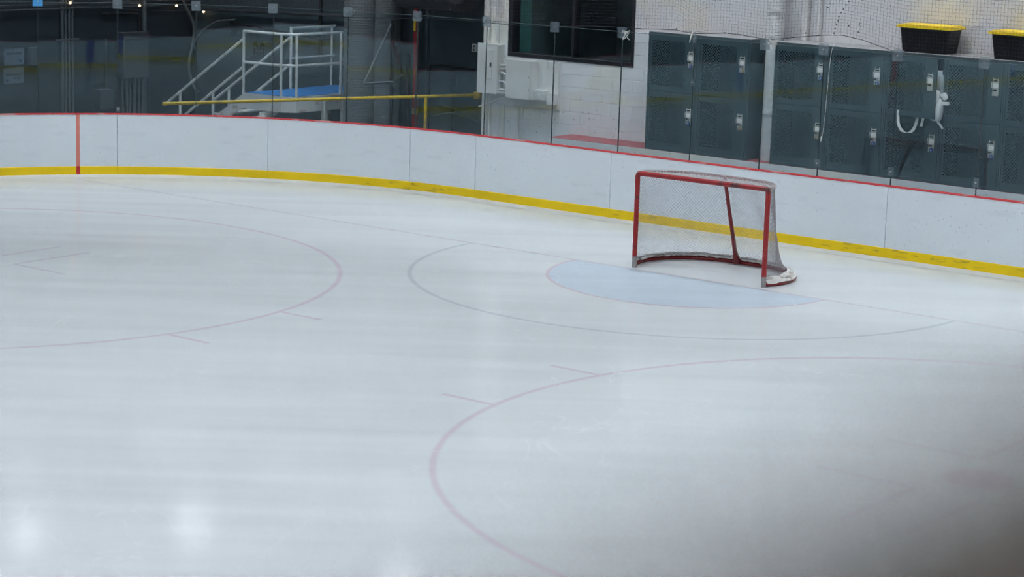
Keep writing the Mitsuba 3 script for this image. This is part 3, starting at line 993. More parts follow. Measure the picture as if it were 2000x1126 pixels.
def ribbon(pts, w, nrm=(0, 1, 0), th=0.004):
    p = np.array(pts, float)
    t = np.gradient(p, axis=0); t /= np.linalg.norm(t, axis=1, keepdims=True)
    side = np.cross(t, nrm); side /= np.linalg.norm(side, axis=1, keepdims=True)
    n2 = np.cross(side, t)
    ww = np.broadcast_to(w, (len(p),))[:, None] / 2
    v = np.vstack([p + side * ww + n2 * th, p - side * ww + n2 * th, p - side * ww - n2 * th, p + side * ww - n2 * th])
    k = len(p)
    f = []
    for i in range(k - 1):
        for a in range(4):
            b = (a + 1) % 4
            f += [(a * k + i, a * k + i + 1, b * k + i + 1), (a * k + i, b * k + i + 1, b * k + i)]
    for e in (0, k - 1):
        f += [(e, k + e, 2 * k + e), (e, 2 * k + e, 3 * k + e)]
    m = trimesh.Trimesh(v, f, process=False); m.fix_normals()
    return m


ys = LY + 0.035
loop = [(0.085, ys, 1.74), (0.08, ys, 1.62), (0.06, ys + .01, 1.54), (0.02, ys + .015, 1.475), (-0.03, ys + .02, 1.445), (-0.09, ys + .02, 1.435), (-0.15, ys + .015, 1.46), (-0.19, ys + .01, 1.52), (-0.215, ys, 1.62), (-0.225, ys, 1.74)]
from scipy.interpolate import CubicSpline
lp = CubicSpline(range(10), np.array(loop))(np.linspace(0, 9, 40))
wd = 0.042 - 0.033 * np.exp(-((np.linspace(0, 9, 40) - 4.8) / 0.9) ** 2)
one('pad_strap', ribbon(lp, wd), 'm_pad', 'white strap hanging in a loop below the ajar locker door', 'strap')
one('pad_strap', ribbon([(-.30, ys, 1.70), (-.305, ys, 1.64), (-.30, ys + .01, 1.60), (-.29, ys + .01, 1.54)], [.05, .042, .03, .048]), 'm_pad', 'short white strap end hanging below the ajar door, right of the loop', 'strap')
one('pad_strap', ribbon([(XL + .05, ys, 1.70), (XL - .02, ys + .02, 1.655), (XL - .08, ys + .03, 1.60), (XL - .135, ys + .03, 1.54)], .03), 'm_pad', 'white strap slanting down to the right below the white pad', 'strap')

# ------------------------------------------------------------------ storage bins on the lockers
def storage_bin(xc, text):
    t = thing('storage_bin', text, 'storage bin', 'storage bins on the lockers')
    z0, z1 = LZ + LH + 0.004, LZ + LH + 0.004 + 0.345
    yc = LY - 0.27

    def ringpts(hx, hy, r, n=6):
        out = []
        for cx_, cy_, a0 in ((hx - r, hy - r, 0), (-hx + r, hy - r, PI / 2), (-hx + r, -hy + r, PI), (hx - r, -hy + r, 1.5 * PI)):
            for a in np.linspace(a0, a0 + PI / 2, n):
                out.append((cx_ + r * math.cos(a), cy_ + r * math.sin(a)))
        return np.array(out)
    rows = [(0.325, .20, z0), (0.335, .205, z0 + .02), (0.372, .235, z1 - .02), (.38, .24, z1)]
    v, f = [], []
    for hx, hy, zz in rows:
        q = ringpts(hx, hy, .05)
        v.append(np.c_[q[:, 0] + xc, q[:, 1] + yc, np.full(len(q), zz)])
    k = len(v[0])
    for i in range(len(rows) - 1):
        for a in range(k):
            b = (a + 1) % k
            f += [(i * k + a, i * k + b, (i + 1) * k + b), (i * k + a, (i + 1) * k + b, (i + 1) * k + a)]
    vv = np.vstack(v)
    vv = np.vstack([vv, [(xc, yc, z0)], [(xc, yc, z1)]])
    for a in range(k):
        b = (a + 1) % k
        f += [(len(vv) - 2, b, a), (len(vv) - 1, (len(rows) - 1) * k + a, (len(rows) - 1) * k + b)]
    part(t, 'tub', trimesh.Trimesh(vv, f, process=False), 'm_bin', smooth=35)
    for x in np.linspace(-.27, .27, 7):          # moulded ribs down the front
        part(t, 'rib', trimesh.convex.convex_hull(np.array([(xc + x * .88 + s * .011, yc + yy, zz) for s in (-1, 1) for yy, zz in ((.200, z0 + .03), (.206, z0 + .03))] +
                                                           [(xc + x + s * .011, yc + yy, zz) for s in (-1, 1) for yy, zz in ((.234, z1 - .03), (.241, z1 - .03))])), 'm_bin')
    poly = Polygon(ringpts(.425, .265, .06))
    lid = cat_(place(prism(poly, .03), frame4((1, 0, 0), (0, 1, 0), (0, 0, 1), (xc, yc, z1 - .006))),
               place(prism(Polygon(ringpts(.385, .225, .05)), .018), frame4((1, 0, 0), (0, 1, 0), (0, 0, 1), (xc, yc, z1 + .024))))
    part(t, 'lid', lid, 'm_lid', label='yellow lid')
    for x in np.linspace(-.33, .33, 6):
        part(t, 'lid_lug', bevel(xc + x - .035, xc + x + .035, yc + .235, yc + .272, z1 + .02, z1 + .036, .006), 'm_lid')


storage_bin(-0.185, 'black plastic storage bin with a yellow lid above the ajar locker')
storage_bin(-1.58, 'black plastic storage bin with a yellow lid at the right edge of the picture')

# ------------------------------------------------------------------ white round duct and pipe between the lockers
wd_ = thing('wall_duct', 'white upright spiral duct between the two groups of lockers', 'duct')
prof = []
zz = LZ + 0.0
while zz < 6.2:
    prof += [(0.128, zz), (0.128, zz + .024), (0.1305, zz + .027), (0.1305, zz + .032), (0.128, zz + .035)]
    zz += 0.036
prof = [(0.0, LZ)] + prof + [(0.0, zz)]
part(wd_, 'spiral_pipe', lathe(prof, 28, (2.365, LY - .33, 0)), 'm_duct_white', smooth=30)
for z_ in (1.46, 2.95):
    part(wd_, 'joint_band', lathe([(.13, z_), (.142, z_), (.142, z_ + .05), (.13, z_ + .05)], 28, (2.365, LY - .33, 0)), 'm_duct_white', smooth=30)
one('wall_pipe', tube([(1.98, WY + .06, LZ + LH + .01), (1.98, WY + .06, 6.25)], .05, 14), 'm_white_pipe', 'white upright pipe on the end wall just right of the spiral duct', 'pipe', smooth=40)
one('wall_pipe', tube([(1.76, WY + .045, LZ + LH + .01), (1.76, WY + .045, 6.25)], .033, 12), 'm_white_pipe', 'thinner white upright pipe on the end wall, second right of the spiral duct', 'pipe', smooth=40)

# ------------------------------------------------------------------ electrics on the white wall
bb = one('mounting_board', bevel(6.45, 7.585, WY, WY + .06, 1.12, 1.885, .004), 'm_white_steel', 'white mounting board behind the electrical boxes under the window', 'board')
ep = thing('electrical_panel', 'tall white electrical panel with a hinged door at the corner of the white wall', 'electrical panel')
PX0, PX1, PZ0, PZ1 = 7.60, 7.985, 1.30, 2.09
part(ep, 'case', bevel(PX0, PX1, WY, WY + .20, PZ0, PZ1, .004), 'm_white_steel')
part(ep, 'cover', bevel(PX0 - .012, PX1 + .012, WY + .20, WY + .212, PZ0 - .012, PZ1 + .012, .003), 'm_white_steel')
dr_ = part(ep, 'door', bevel(7.685, 7.885, WY + .213, WY + .222, 1.535, 2.0, .003), 'm_white_steel')
part(dr_, 'latch', bevel(7.70, 7.725, WY + .222, WY + .232, 1.73, 1.80, .003), 'm_black')
jb = thing('junction_cabinet', 'white junction cabinet with a blank door under the left of the window', 'electrical box')
part(jb, 'case', bevel(6.86, 7.38, WY + .06, WY + .22, 1.26, 1.875, .004), 'm_white_steel')
part(jb, 'door', bevel(6.90, 7.385, WY + .221, WY + .235, 1.255, 1.88, .003), 'm_white_steel')
for z_ in (1.42, 1.62):
    part(jb, 'door_screw', trimesh.creation.cylinder(.010, .012, sections=10, transform=frame4((1, 0, 0), (0, 0, 1), (0, -1, 0), (6.915, WY + .238, z_))), 'm_seam')
sb = thing('switch_box', 'small white box with three switches, right of the junction cabinet', 'electrical box')
part(sb, 'case', bevel(6.63, 6.855, WY + .06, WY + .16, 1.255, 1.425, .004), 'm_white_steel')
part(sb, 'cover', bevel(6.645, 6.845, WY + .16, WY + .168, 1.268, 1.412, .003), 'm_white_steel')
for x in (6.70, 6.755, 6.81):
    part(sb, 'toggle', bevel(x - .008, x + .008, WY + .168, WY + .186, 1.325, 1.36, .003), 'm_white_pipe')
cb = thing('control_box', 'small white square control box at the lower right of the mounting board', 'electrical box')
part(cb, 'case', bevel(6.46, 6.60, WY + .06, WY + .15, 1.21, 1.38, .006), 'm_white_steel')
part(cb, 'lid', bevel(6.455, 6.605, WY + .15, WY + .162, 1.205, 1.385, .004), 'm_white_steel')


def conduit(pts, r, m, label, bendr=.08, name='conduit', n=10):
    return one(name, tube(bend(pts, bendr), r, n), m, label, 'conduit', smooth=40)


def cabling(z0, z1, name, curve):
    if curve:
        return [(7.60, WY + .12, z0), (7.50, WY + .12, z0), (7.40, WY + .12, z0 - .10), (7.38, WY + .12, z0 - .16)]
    return [(7.60, WY + .12, z0), (7.37, WY + .12, z1)]


conduit(cabling(1.765, 1.765, '', 0), .022, 'm_white_pipe', 'topmost white conduit stub between the electrical panel and the junction cabinet')
conduit(cabling(1.705, 1.705, '', 0), .022, 'm_white_pipe', 'second white straight conduit stub from the top, between panel and cabinet')
conduit(cabling(1.64, 1.5, '', 1), .018, 'm_white_pipe', 'upper curved white conduit between panel and cabinet')
conduit(cabling(1.50, 1.4, '', 1), .018, 'm_white_pipe', 'lower curved white conduit between panel and cabinet')
conduit(cabling(1.365, 1.365, '', 0), .022, 'm_white_pipe', 'white straight conduit stub between panel and cabinet, one above the lowest')
conduit(cabling(1.315, 1.315, '', 0), .022, 'm_white_pipe', 'lowest white conduit stub between panel and cabinet')
for x, tx in ((7.49, 'left'), (7.43, 'right')):
    conduit([(x, WY + .08, 1.27), (x, WY + .08, 1.85)], .018, 'm_white_pipe', f'upright white conduit on the wall in the gap between panel and cabinet, {tx} of two')
one('wall_opening', cat_(box(7.385, 7.415, WY + .061, WY + .066, 1.56, 1.66), box(7.385, 7.415, WY + .061, WY + .066, 1.36, 1.44)), 'm_black', 'dark knockout holes seen between the panel and the cabinet', 'hole')
conduit([(7.93, WY + .06, -.03), (7.93, WY + .06, 1.30)], .028, 'm_white_pipe', 'thick white conduit running down from the electrical panel, left of two')
conduit([(7.85, WY + .05, -.03), (7.85, WY + .05, 1.30)], .020, 'm_white_pipe', 'thin white conduit running down from the electrical panel, right of two')
conduit([(7.92, WY + .05, 2.10), (7.92, WY + .05, 6.25)], .022, 'm_white_pipe', 'white conduit rising from the left of the electrical panel')
conduit([(7.70, WY + .05, 2.10), (7.70, WY + .05, 6.25)], .018, 'm_white_pipe', 'white conduit rising from the right of the electrical panel')
conduit([(8.02, WY + .12, 1.05), (7.85, WY + .10, 1.10), (7.60, WY + .08, 1.235), (7.40, WY + .08, 1.235), (7.38, WY + .08, 1.26)], .013, 'm_white_pipe', 'thin white flexible conduit curving from the wall corner to the junction cabinet')
conduit([(7.27, WY + .03, 0.0), (7.27, WY + .03, 1.12)], .016, 'm_white_pipe', 'thin white conduit below the mounting board, left of two')
conduit([(7.17, WY + .03, 0.0), (7.17, WY + .03, 1.12)], .012, 'm_white_pipe', 'thinnest white conduit below the mounting board, right of two')
one('wall_trim', cat_(bevel(7.56, 7.66, WY, WY + .04, -.03, 1.115, .004)), 'm_white_steel', 'white upright trim board below the left end of the mounting board', 'trim')
ol = thing('wall_outlet', 'small white double outlet on the dark wall left of the electrical panel', 'outlet')
part(ol, 'plate', bevel(9.13, 9.235, -7.0, -6.975, 1.80, 1.94, .004), 'm_white_steel')
for z_ in (1.835, 1.895):
    part(ol, 'socket', trimesh.creation.cylinder(.018, .012, sections=12, transform=frame4((1, 0, 0), (0, 0, 1), (0, -1, 0), (9.18, -6.974, z_))), 'm_black')

# ------------------------------------------------------------------ white steel stair and landing
st = thing('steel_stair', 'white steel stair and landing with pipe railings and a blue floor, by the dark wall', 'stair')
SZ = 0.975
LTP = (12.35, -4.60); P2 = (11.52, -4.66); P3 = (11.31, -4.82); P4 = (11.20, -6.95); P5 = (12.37, -6.95)
deck = Polygon([LTP, P2, P3, P4, P5])
part(st, 'landing', place(prism(deck, .03), frame4((1, 0, 0), (0, 1, 0), (0, 0, 1), (0, 0, SZ - .04))), 'm_stair_white')
part(st, 'floor_mat', place(prism(deck.buffer(-.03), .012), frame4((1, 0, 0), (0, 1, 0), (0, 0, 1), (0, 0, SZ - .008))), 'm_blue_mat', label='blue floor of the landing')


def plank(a, b, z0, z1, th=.02):
    a, b = np.array(a, float), np.array(b, float)
    d = (b - a) / np.linalg.norm(b - a); n = np.array([-d[1], d[0]]) * th / 2
    return trimesh.convex.convex_hull(np.array([(*(p + s * n), z) for p in (a, b) for s in (-1, 1) for z in (z0, z1)]))


for a, b in ((LTP, P2), (P2, P3), (P3, P4)):
    part(st, 'fascia', plank(a, b, SZ - .27, SZ, .03), 'm_stair_white')
RX0, RX1 = 12.35, 14.30
slope = (0.64 - 1.93) / (14.26 - 12.34)


def stringer(y):
    pts = [(RX0, y, SZ + .0), (RX0, y, SZ - .27), (RX0 + .36, y, SZ - .27)]
    x = RX1 + .15
    zt = SZ + slope * (x - RX0)
    poly = Polygon([(RX0 - .02, SZ), (RX0 - .02, SZ - .27), (RX0 + .10, SZ - .30), (RX0 + 1.08, -.03), (RX0 + 1.47, -.03)])
    return place(prism(poly, .03), frame4((1, 0, 0), (0, 0, 1), (0, -1, 0), (0, y + .015, 0)))


for y in (-4.60, -5.80):
    part(st, 'stringer', stringer(y), 'm_stair_white')
for k in range(4):
    x0 = RX0 + .03 + k * .27
    zt = SZ - .19 * (k + 1)
    part(st, 'tread', bevel(x0, x0 + .29, -5.79, -4.61, zt - .03, zt, .004), 'm_stair_white')
RT, RMID = SZ + 1.06, SZ + .53
PR = .023
part(st, 'post', tube([(*LTP, SZ - .02), (*LTP, RT)], PR, 10), 'm_stair_white', smooth=40)
part(st, 'post', tube([(*P2, SZ - .02), (*P2, RT)], PR, 10), 'm_stair_white', smooth=40)
part(st, 'post', tube([(*P3, SZ - .02), (*P3, RT)], PR, 10), 'm_stair_white', smooth=40)
PE = (11.23, -5.85)
part(st, 'post', tube([(*PE, SZ - .02), (*PE, RT)], PR, 10), 'm_stair_white', smooth=40)
PEND = (11.20, -6.9)
for z_, nm in ((RT, 'top_rail'), (RMID, 'mid_rail')):
    part(st, nm, tube(bend([(*LTP, z_), (*P2, z_), (*P3, z_), (*PEND, z_)], .05), PR, 10), 'm_stair_white', smooth=40)
PB, PBE = (12.37, -5.80), (12.35, -6.92)
part(st, 'post', tube([(*PB, SZ - .02), (*PB, RT + .02)], PR, 10), 'm_stair_white', smooth=40)
part(st, 'post', tube([(12.36, -6.85, SZ - .02), (12.36, -6.85, RT)], PR * .8, 10), 'm_stair_white', smooth=40)
part(st, 'top_rail', tube([(*PB, RT), (*PBE, RT)], PR, 10), 'm_stair_white', smooth=40)
part(st, 'mid_rail', tube([(*PB, RMID), (*PBE, RMID)], PR * .9, 10), 'm_stair_white', smooth=40)
for y, x0, za in ((-4.60, 12.36, 1.90), (-5.80, 12.38, 1.88)):
    xe = 14.30
    part(st, 'hand_rail', tube([(x0, y, za), (xe, y, za + slope * (xe - x0))], PR, 10), 'm_stair_white', smooth=40)
    part(st, 'hand_rail', tube([(x0, y, za - .48), (xe, y, za - .48 + slope * (xe - x0))], PR, 10), 'm_stair_white', smooth=40)
for x, y, zt in ((13.91, -4.60, .86), (13.09, -4.60, .93), (13.90, -5.80, .86), (13.10, -5.80, .93)):
    part(st, 'post', tube([(x, y, -.03), (x, y, zt)], PR, 10), 'm_stair_white', smooth=40)
part(st, 'brace', tube([(13.09, -4.6, .55), (12.90, -4.6, .55)], PR * .9, 10), 'm_stair_white', smooth=40)
part(st, 'brace', tube([(13.09, -5.80, .83), (12.36, -5.80, .83)], PR * .9, 10), 'm_stair_white', smooth=40)
for x, y in ((11.28, -5.5), (11.25, -5.95), (12.3, -6.7)):
    part(st, 'leg', bevel(x - .04, x + .04, y - .04, y + .04, -.03, SZ - .04, .004), 'm_stair_white')

# yellow guard rail
yr = thing('guard_rail', 'yellow pipe guard rail running behind the boards to the dark wall', 'guard rail')
R0, R1 = np.array([11.2, -1.62, 1.08]), np.array([9.07, -6.93, 1.07])
RP = R0 + (R1 - R0) * 0.50
part(yr, 'rail', tube([R0, R0 + (R1 - R0) * .02, R1], [.030, .026, .026], 12), 'm_yellow', smooth=40)
rx = R0 + (R1 - R0) * 0.828
part(yr, 'post', tube([(rx[0], rx[1], -.03), (rx[0], rx[1], rx[2])], .026, 12), 'm_yellow', smooth=40)
part(yr, 'wall_flange', bevel(9.00, 9.13, -7.0, -6.92, 1.00, 1.125, .008), 'm_yellow')

# ------------------------------------------------------------------ ducts and pipes at the dark wall
def rib_duct(x, y, r, z0, z1, gap=.045):
    pr = [(0, z0)]
    zz = z0
    while zz < z1:
        pr += [(r, zz), (r, zz + gap * .72), (r + .004, zz + gap * .80), (r + .004, zz + gap * .92), (r, zz + gap)]
        zz += gap
    return lathe(pr + [(0, zz)], 36, (x, y, 0))


d1 = thing('air_duct', 'large grey spiral duct standing right of the stair landing, bending at its foot', 'duct')
part(d1, 'riser', rib_duct(10.415, -5.4, .26, .55, 6.2), 'm_duct', smooth=25)
el = []
for a in np.linspace(0, PI / 2, 9):
    el.append((10.415 - .38 + .38 * math.cos(a), -5.4, .55 - .30 * math.sin(a)))
el.append((9.75, -5.4, .25))
part(d1, 'elbow', tube(el, .26, 28), 'm_duct', smooth=15)
d2 = thing('air_duct', 'narrower grey spiral duct behind the steel brace, right of the large duct', 'duct')
part(d2, 'riser', rib_duct(10.93, -6.72, .235, -.03, 6.2), 'm_duct', smooth=25)
bk = thing('duct_bracket', 'grey steel bracket with a diagonal brace in front of the tall ducts', 'bracket')
part(bk, 'arm', tube([(9.97, -5.02, 1.305), (9.85, -5.64, 1.305)], .022, 4), 'm_duct')
part(bk, 'arm', tube([(9.88, -5.64, 1.305), (10.55, -6.70, 1.305)], .022, 4), 'm_duct')
part(bk, 'diagonal_brace', tube([(9.90, -5.64, 2.30), (9.965, -5.04, 1.32)], .018, 8), 'm_duct', smooth=40)
part(bk, 'upright', bevel(9.855, 9.905, -5.665, -5.615, -.03, 2.34, .004), 'm_pipe_black', label='dark upright of the bracket')
hd = thing('overhead_duct', 'dark round ducts lying under the ceiling above the red pipe', 'duct')
m = trimesh.creation.cylinder(.42, 1.4, sections=40, transform=frame4((0, 1, 0), (0, 0, 1), (1, 0, 0), (9.55, -6.35, 2.93)))
part(hd, 'long_pipe', m, 'm_duct_dark', smooth=35)
m = trimesh.creation.cylinder(.33, .9, sections=40, transform=frame4((0, 1, 0), (0, 0, 1), (1, 0, 0), (9.15, -5.9, 2.99)))
part(hd, 'front_pipe', m, 'm_duct_dark', smooth=35)
part(hd, 'hanger', box(9.5, 9.54, -6.37, -6.33, 3.3, 6.8), 'm_duct_dark')
rp = thing('sprinkler_pipe', 'dark red upright sprinkler pipe with a yellow tag', 'pipe')
part(rp, 'pipe', tube([(10.40, -6.88, -.03), (10.40, -6.88, 6.25)], .045, 14), 'm_pipe_red', smooth=40)
part(rp, 'coupling', lathe([(.045, 1.96), (.058, 1.965), (.058, 2.05), (.045, 2.055)], 16, (10.40, -6.88, 0)), 'm_pipe_red', smooth=40)
part(rp, 'coupling', lathe([(.045, .62), (.062, .625), (.062, .73), (.045, .735)], 16, (10.40, -6.88, 0)), 'm_lock_brass', smooth=40, label='brass fitting')
part(rp, 'tag', bevel(10.375, 10.425, -6.832, -6.826, 2.08, 2.29, .003), 'm_tag_yellow', label='yellow tag')
one('steel_post', bevel(10.60, 10.65, -6.98, -6.90, -.03, 1.65, .004), 'm_pipe_black', 'black upright steel post at the dark wall left of the red pipe', 'post')
conduit([(10.15, -6.97, .05), (10.15, -6.97, 1.52), (9.15, -6.97, 1.50)], .014, 'm_pipe_black', 'thin black conduit bent like a door frame, right of the red pipe')
conduit([(9.62, -6.97, .05), (9.62, -6.97, 1.36)], .016, 'm_pipe_black', 'short upright black conduit on the dark wall right of the red pipe')
conduit([(10.22, -6.96, .05), (10.22, -6.96, 6.2)], .012, 'm_conduit_grey', 'thin grey conduit upright on the dark wall beside the red pipe')
conduit([(10.05, -6.95, .62), (9.6, -6.95, .72), (9.0, -6.95, .60)], .012, 'm_conduit_grey', 'thin grey cable sagging low on the dark wall right of the red pipe')
conduit([(10.1, -6.96, 1.0), (9.9, -6.96, .82), (9.4, -6.9, .78), (8.7, -6.6, .93), (8.2, -5.9, 1.1)], .011, 'm_conduit_grey', 'thin grey cable running from the dark wall to the white corner, above the yellow rail')

# the words and emblem painted on the dark wall
wl = thing('wall_lettering', 'dark painted lettering and emblem of a hockey club on the slate wall behind the stair', 'lettering')
tm = text_mesh('HOLLYBURN MINOR HOCKEY', 0.075, 0.002, True)
tm.apply_scale([1.53 / tm.extents[0], 1, 1])
part(wl, 'club_name', on_wall_y(tm, 15.11, -7.0, 1.675), 'm_ink')


def emblem_head(cx, s):
    pts = [(-.055, -.02), (-.075, .10), (-.045, .075), (-.02, .085), (0, .125), (.02, .08), (.045, .05), (.05, .0), (.06, -.10), (.045, -.20), (.02, -.12), (-.02, -.10), (-.045, -.20), (-.06, -.12)]
    return Polygon([(cx + s * x, y) for x, y in pts])


em = trimesh.util.concatenate([prism(emblem_head(-.075, 1).buffer(0), .003), prism(emblem_head(.075, -1).buffer(0), .003)])
part(wl, 'emblem', on_wall_y(em, 14.32, -7.0, 1.50), 'm_ink')
em2 = trimesh.util.concatenate([prism(Point(x, y).buffer(r), .005) for x, y, r in ((-.09, .01, .022), (.09, .01, .022), (-.065, -.06, .03), (.065, -.06, .03), (0, -.07, .022))])
part(wl, 'emblem_detail', on_wall_y(em2, 14.32, -7.0, 1.50), 'm_ink_white')
tm = text_mesh('HUSKIES', 0.06, 0.002, True)
tm.apply_scale([.36 / tm.extents[0], 1, 1])
part(wl, 'team_name', on_wall_y(tm, 14.53, -7.0, 1.27), 'm_ink')

# ------------------------------------------------------------------ things on the dark side wall (x = 16)
SX = 16.0


def sign(y0, y1, z0, z1, lines, arrow, text):
    t = thing('paper_sign', text, 'sign')
    part(t, 'sheet', bevel(SX - .008, SX, y1, y0, z0, z1, .001), 'm_sign')
    for s, h, yy, zz, w in lines:
        tm = text_mesh(s, h, 0.002, True)
        tm.apply_scale([w / tm.extents[0], 1, 1])
        part(t, 'words', on_wall_x(tm, SX - .008, yy, zz), 'm_ink')
    a = np.array(arrow)
    part(t, 'arrow', on_wall_x(prism(Polygon(a[:, :2]), .002), SX - .008, 0, 0), 'm_ink')
    part(t, 'hook', tube([(SX - .012, (y0 + y1) / 2 + .02, z1 - .01), (SX - .012, (y0 + y1) / 2 - .01, z1 + .02)], .006, 6), 'm_ink')


def arrow_shape(y, z, ang, s):
    pts = [(-1, -.25), (.1, -.25), (.1, -.7), (1, 0), (.1, .7), (.1, .25), (-1, .25)]
    c, sn = math.cos(ang), math.sin(ang)
    return [((px * c - py * sn) * s - y, (px * sn + py * c) * s + z) for px, py in pts]


sign(-2.39, -2.83, 1.275, 1.565, [('DRESSING ROOM', .034, -2.44, 1.455, .335)], arrow_shape(-2.74, 1.345, -.8, .035), 'upper pale sign with an arrow pointing down right, on the dark side wall')
sign(-2.38, -2.82, .95, 1.225, [('DRESSING ROOM', .034, -2.42, 1.09, .36), ('1 & 2', .030, -2.60, 1.025, .17)], arrow_shape(-2.46, 1.015, PI, .03), 'lower pale sign with an arrow pointing left, on the dark side wall')
pd = thing('paper_dispenser', 'grey curved paper towel dispenser right of the two signs', 'dispenser')
cy_ = -3.0
poly = Polygon([(cy_ + .10, SX), (cy_ + .10, SX - .06)] + [(cy_ + .10 * math.cos(a), SX - .06 - .10 * math.sin(a)) for a in np.linspace(0, PI, 14)] + [(cy_ - .10, SX)])
m = prism(Polygon([(b, -a) for a, b in poly.exterior.coords]), .29)
M = frame4((1, 0, 0), (0, -1, 0), (0, 0, 1), (0, 0, 1.275))
m = place(m, M); m.fix_normals()
part(pd, 'cover', m, 'm_panel_slate', smooth=30)
part(pd, 'slot', bevel(SX - .10, SX - .01, cy_ - .08, cy_ + .08, 1.255, 1.275, .002), 'm_pipe_black')
for i, y in enumerate((-3.68, -3.755, -3.835, -3.915)):
    conduit([(SX - .04, y, -.03), (SX - .04, y, 6.2)], .030 if i == 0 else .024, 'm_conduit_grey', f'grey upright conduit on the side wall, {["first", "second", "third", "fourth"][i]} from left of four')
one('conduit_clamp', bevel(SX - .085, SX - .064, -4.05, -3.5, 1.66, 1.69, .003), 'm_conduit_grey', 'grey strut clamping the four upright conduits', 'clamp')
pb = thing('pull_box', 'dark grey pull box on the side wall with a row of pipes below it', 'electrical box')
part(pb, 'case', bevel(SX - .22, SX, -5.60, -4.98, .915, 1.62, .006), 'm_panel_slate')
part(pb, 'hood', bevel(SX - .23, SX, -5.60, -4.98, 1.62, 1.75, .006), 'm_panel_dark', label='dark top section')
for i, (y, r) in enumerate(((-5.06, .02), (-5.16, .022), (-5.24, .02), (-5.35, .03), (-5.46, .022), (-5.55, .022))):
    conduit([(SX - .10, y, -.03), (SX - .10, y, .912)], r, 'm_conduit_grey', f'grey pipe below the pull box, {["first", "second", "third", "fourth", "fifth", "last"][i]} of six from the left')
mb = thing('meter_box', 'small slate box on the side wall left of the pipes below the pull box', 'electrical box')
part(mb, 'case', bevel(SX - .14, SX, -4.80, -4.47, .38, .73, .006), 'm_panel_slate')
part(mb, 'lid', bevel(SX - .155, SX - .14, -4.81, -4.46, .37, .74, .004), 'm_panel_slate')
conduit([(SX - .03, -4.72, .73), (SX - .03, -4.72, 1.66)], .012, 'm_conduit_grey', 'thin grey conduit rising from the small slate box')
conduit([(SX - .06, -5.64, -.03), (SX - .06, -5.64, 6.2)], .045, 'm_conduit_grey', 'thick grey upright pipe right of the pull box')
conduit([(SX - .05, -4.6, 2.10), (SX - .05, -5.52, 2.08), (SX - .05, -5.52, 1.76)], .022, 'm_pipe_black', 'black conduit bending down into the pull box', .14)
hose_pts = CubicSpline(range(7), np.array([(SX - .14, -6.45, 2.6), (SX - .13, -6.70, 2.05), (SX - .11, -6.86, 1.75), (SX - .10, -6.80, 1.35), (SX - .10, -6.74, 1.05), (SX - .12, -6.80, .75), (SX - .2, -6.9, .55)]))(np.linspace(0, 6, 40))
one('hose', tube(hose_pts, .026, 10), 'm_hose', 'grey hose hanging in a curve in the corner left of the stair', 'hose', smooth=True)
hp = CubicSpline(range(5), np.array([(15.93, -6.93, 1.35), (15.85, -6.93, 1.62), (15.5, -6.93, 1.86), (15.2, -6.94, 1.95), (14.9, -6.94, 1.98)]))(np.linspace(0, 4, 30))
one('cable', tube(hp, .016, 8), 'm_hose', 'grey cable arching from the corner along the slate wall', 'cable', smooth=True)
for z0, z1, tx in ((2.34, 2.29, 'upper'), (2.26, 2.21, 'lower')):
    one('overhead_pipe', tube([(SX - .07, 3.0, z0), (SX - .07, -6.9, z1)], .015, 8), 'm_duct_dark', f'dark pipe running along the top of the dark side wall, {tx} of two', 'pipe', smooth=40)
conduit([(15.9, -6.9, 2.12), (12.3, -6.9, 2.23), (12.0, -6.9, 2.23), (11.95, -6.9, 2.6), (11.95, -6.9, 4.0)], .03, 'm_duct_dark', 'dark overhead pipe on the slate wall that bends upward above the landing', .16, 'overhead_pipe')
conduit([(15.0, -6.93, 1.93), (13.2, -6.93, 1.80), (12.4, -6.93, 1.78)], .02, 'm_pipe_black', 'black pipe running along the slate wall above the lettering', .1, 'overhead_pipe')
conduit([(12.75, -6.965, 1.5), (12.75, -6.965, 4.0)], .03, 'm_pipe_black', 'black upright pipe on the slate wall behind the landing', .1, 'overhead_pipe')
one('wall_tag', bevel(13.93, 14.0, -7.0, -6.985, 2.0, 2.09, .002), 'm_panel_slate', 'small grey plate high on the slate wall below a glass clip', 'plate')

# small warm string lights along the top of the dark wall
for i, (p, tx) in enumerate((((SX - .09, -3.83, 2.325), 'leftmost, in front of the conduits'), ((SX - .09, -5.49, 2.225), 'second from the left'), ((SX - .09, -6.42, 2.20), 'third from the left'), ((15.68, -6.9, 2.085), 'at the corner, right of the others'))):
    t = thing('string_light', f'tiny warm lit bulb under the overhead pipes, {tx}', 'light bulb', 'string lights')
    key = part(t, 'bulb', trimesh.creation.icosphere(2, .020).apply_translation(p), 'm_bulb', smooth=True)
    scene[key]['emitter'] = {'type': 'area', 'radiance': rgb((5.0, 2.9, 1.2))}
    part(t, 'socket', tube([(p[0], p[1], p[2] + .018), (p[0] + .03, p[1], p[2] + .05)], .012, 8), 'm_pipe_black')

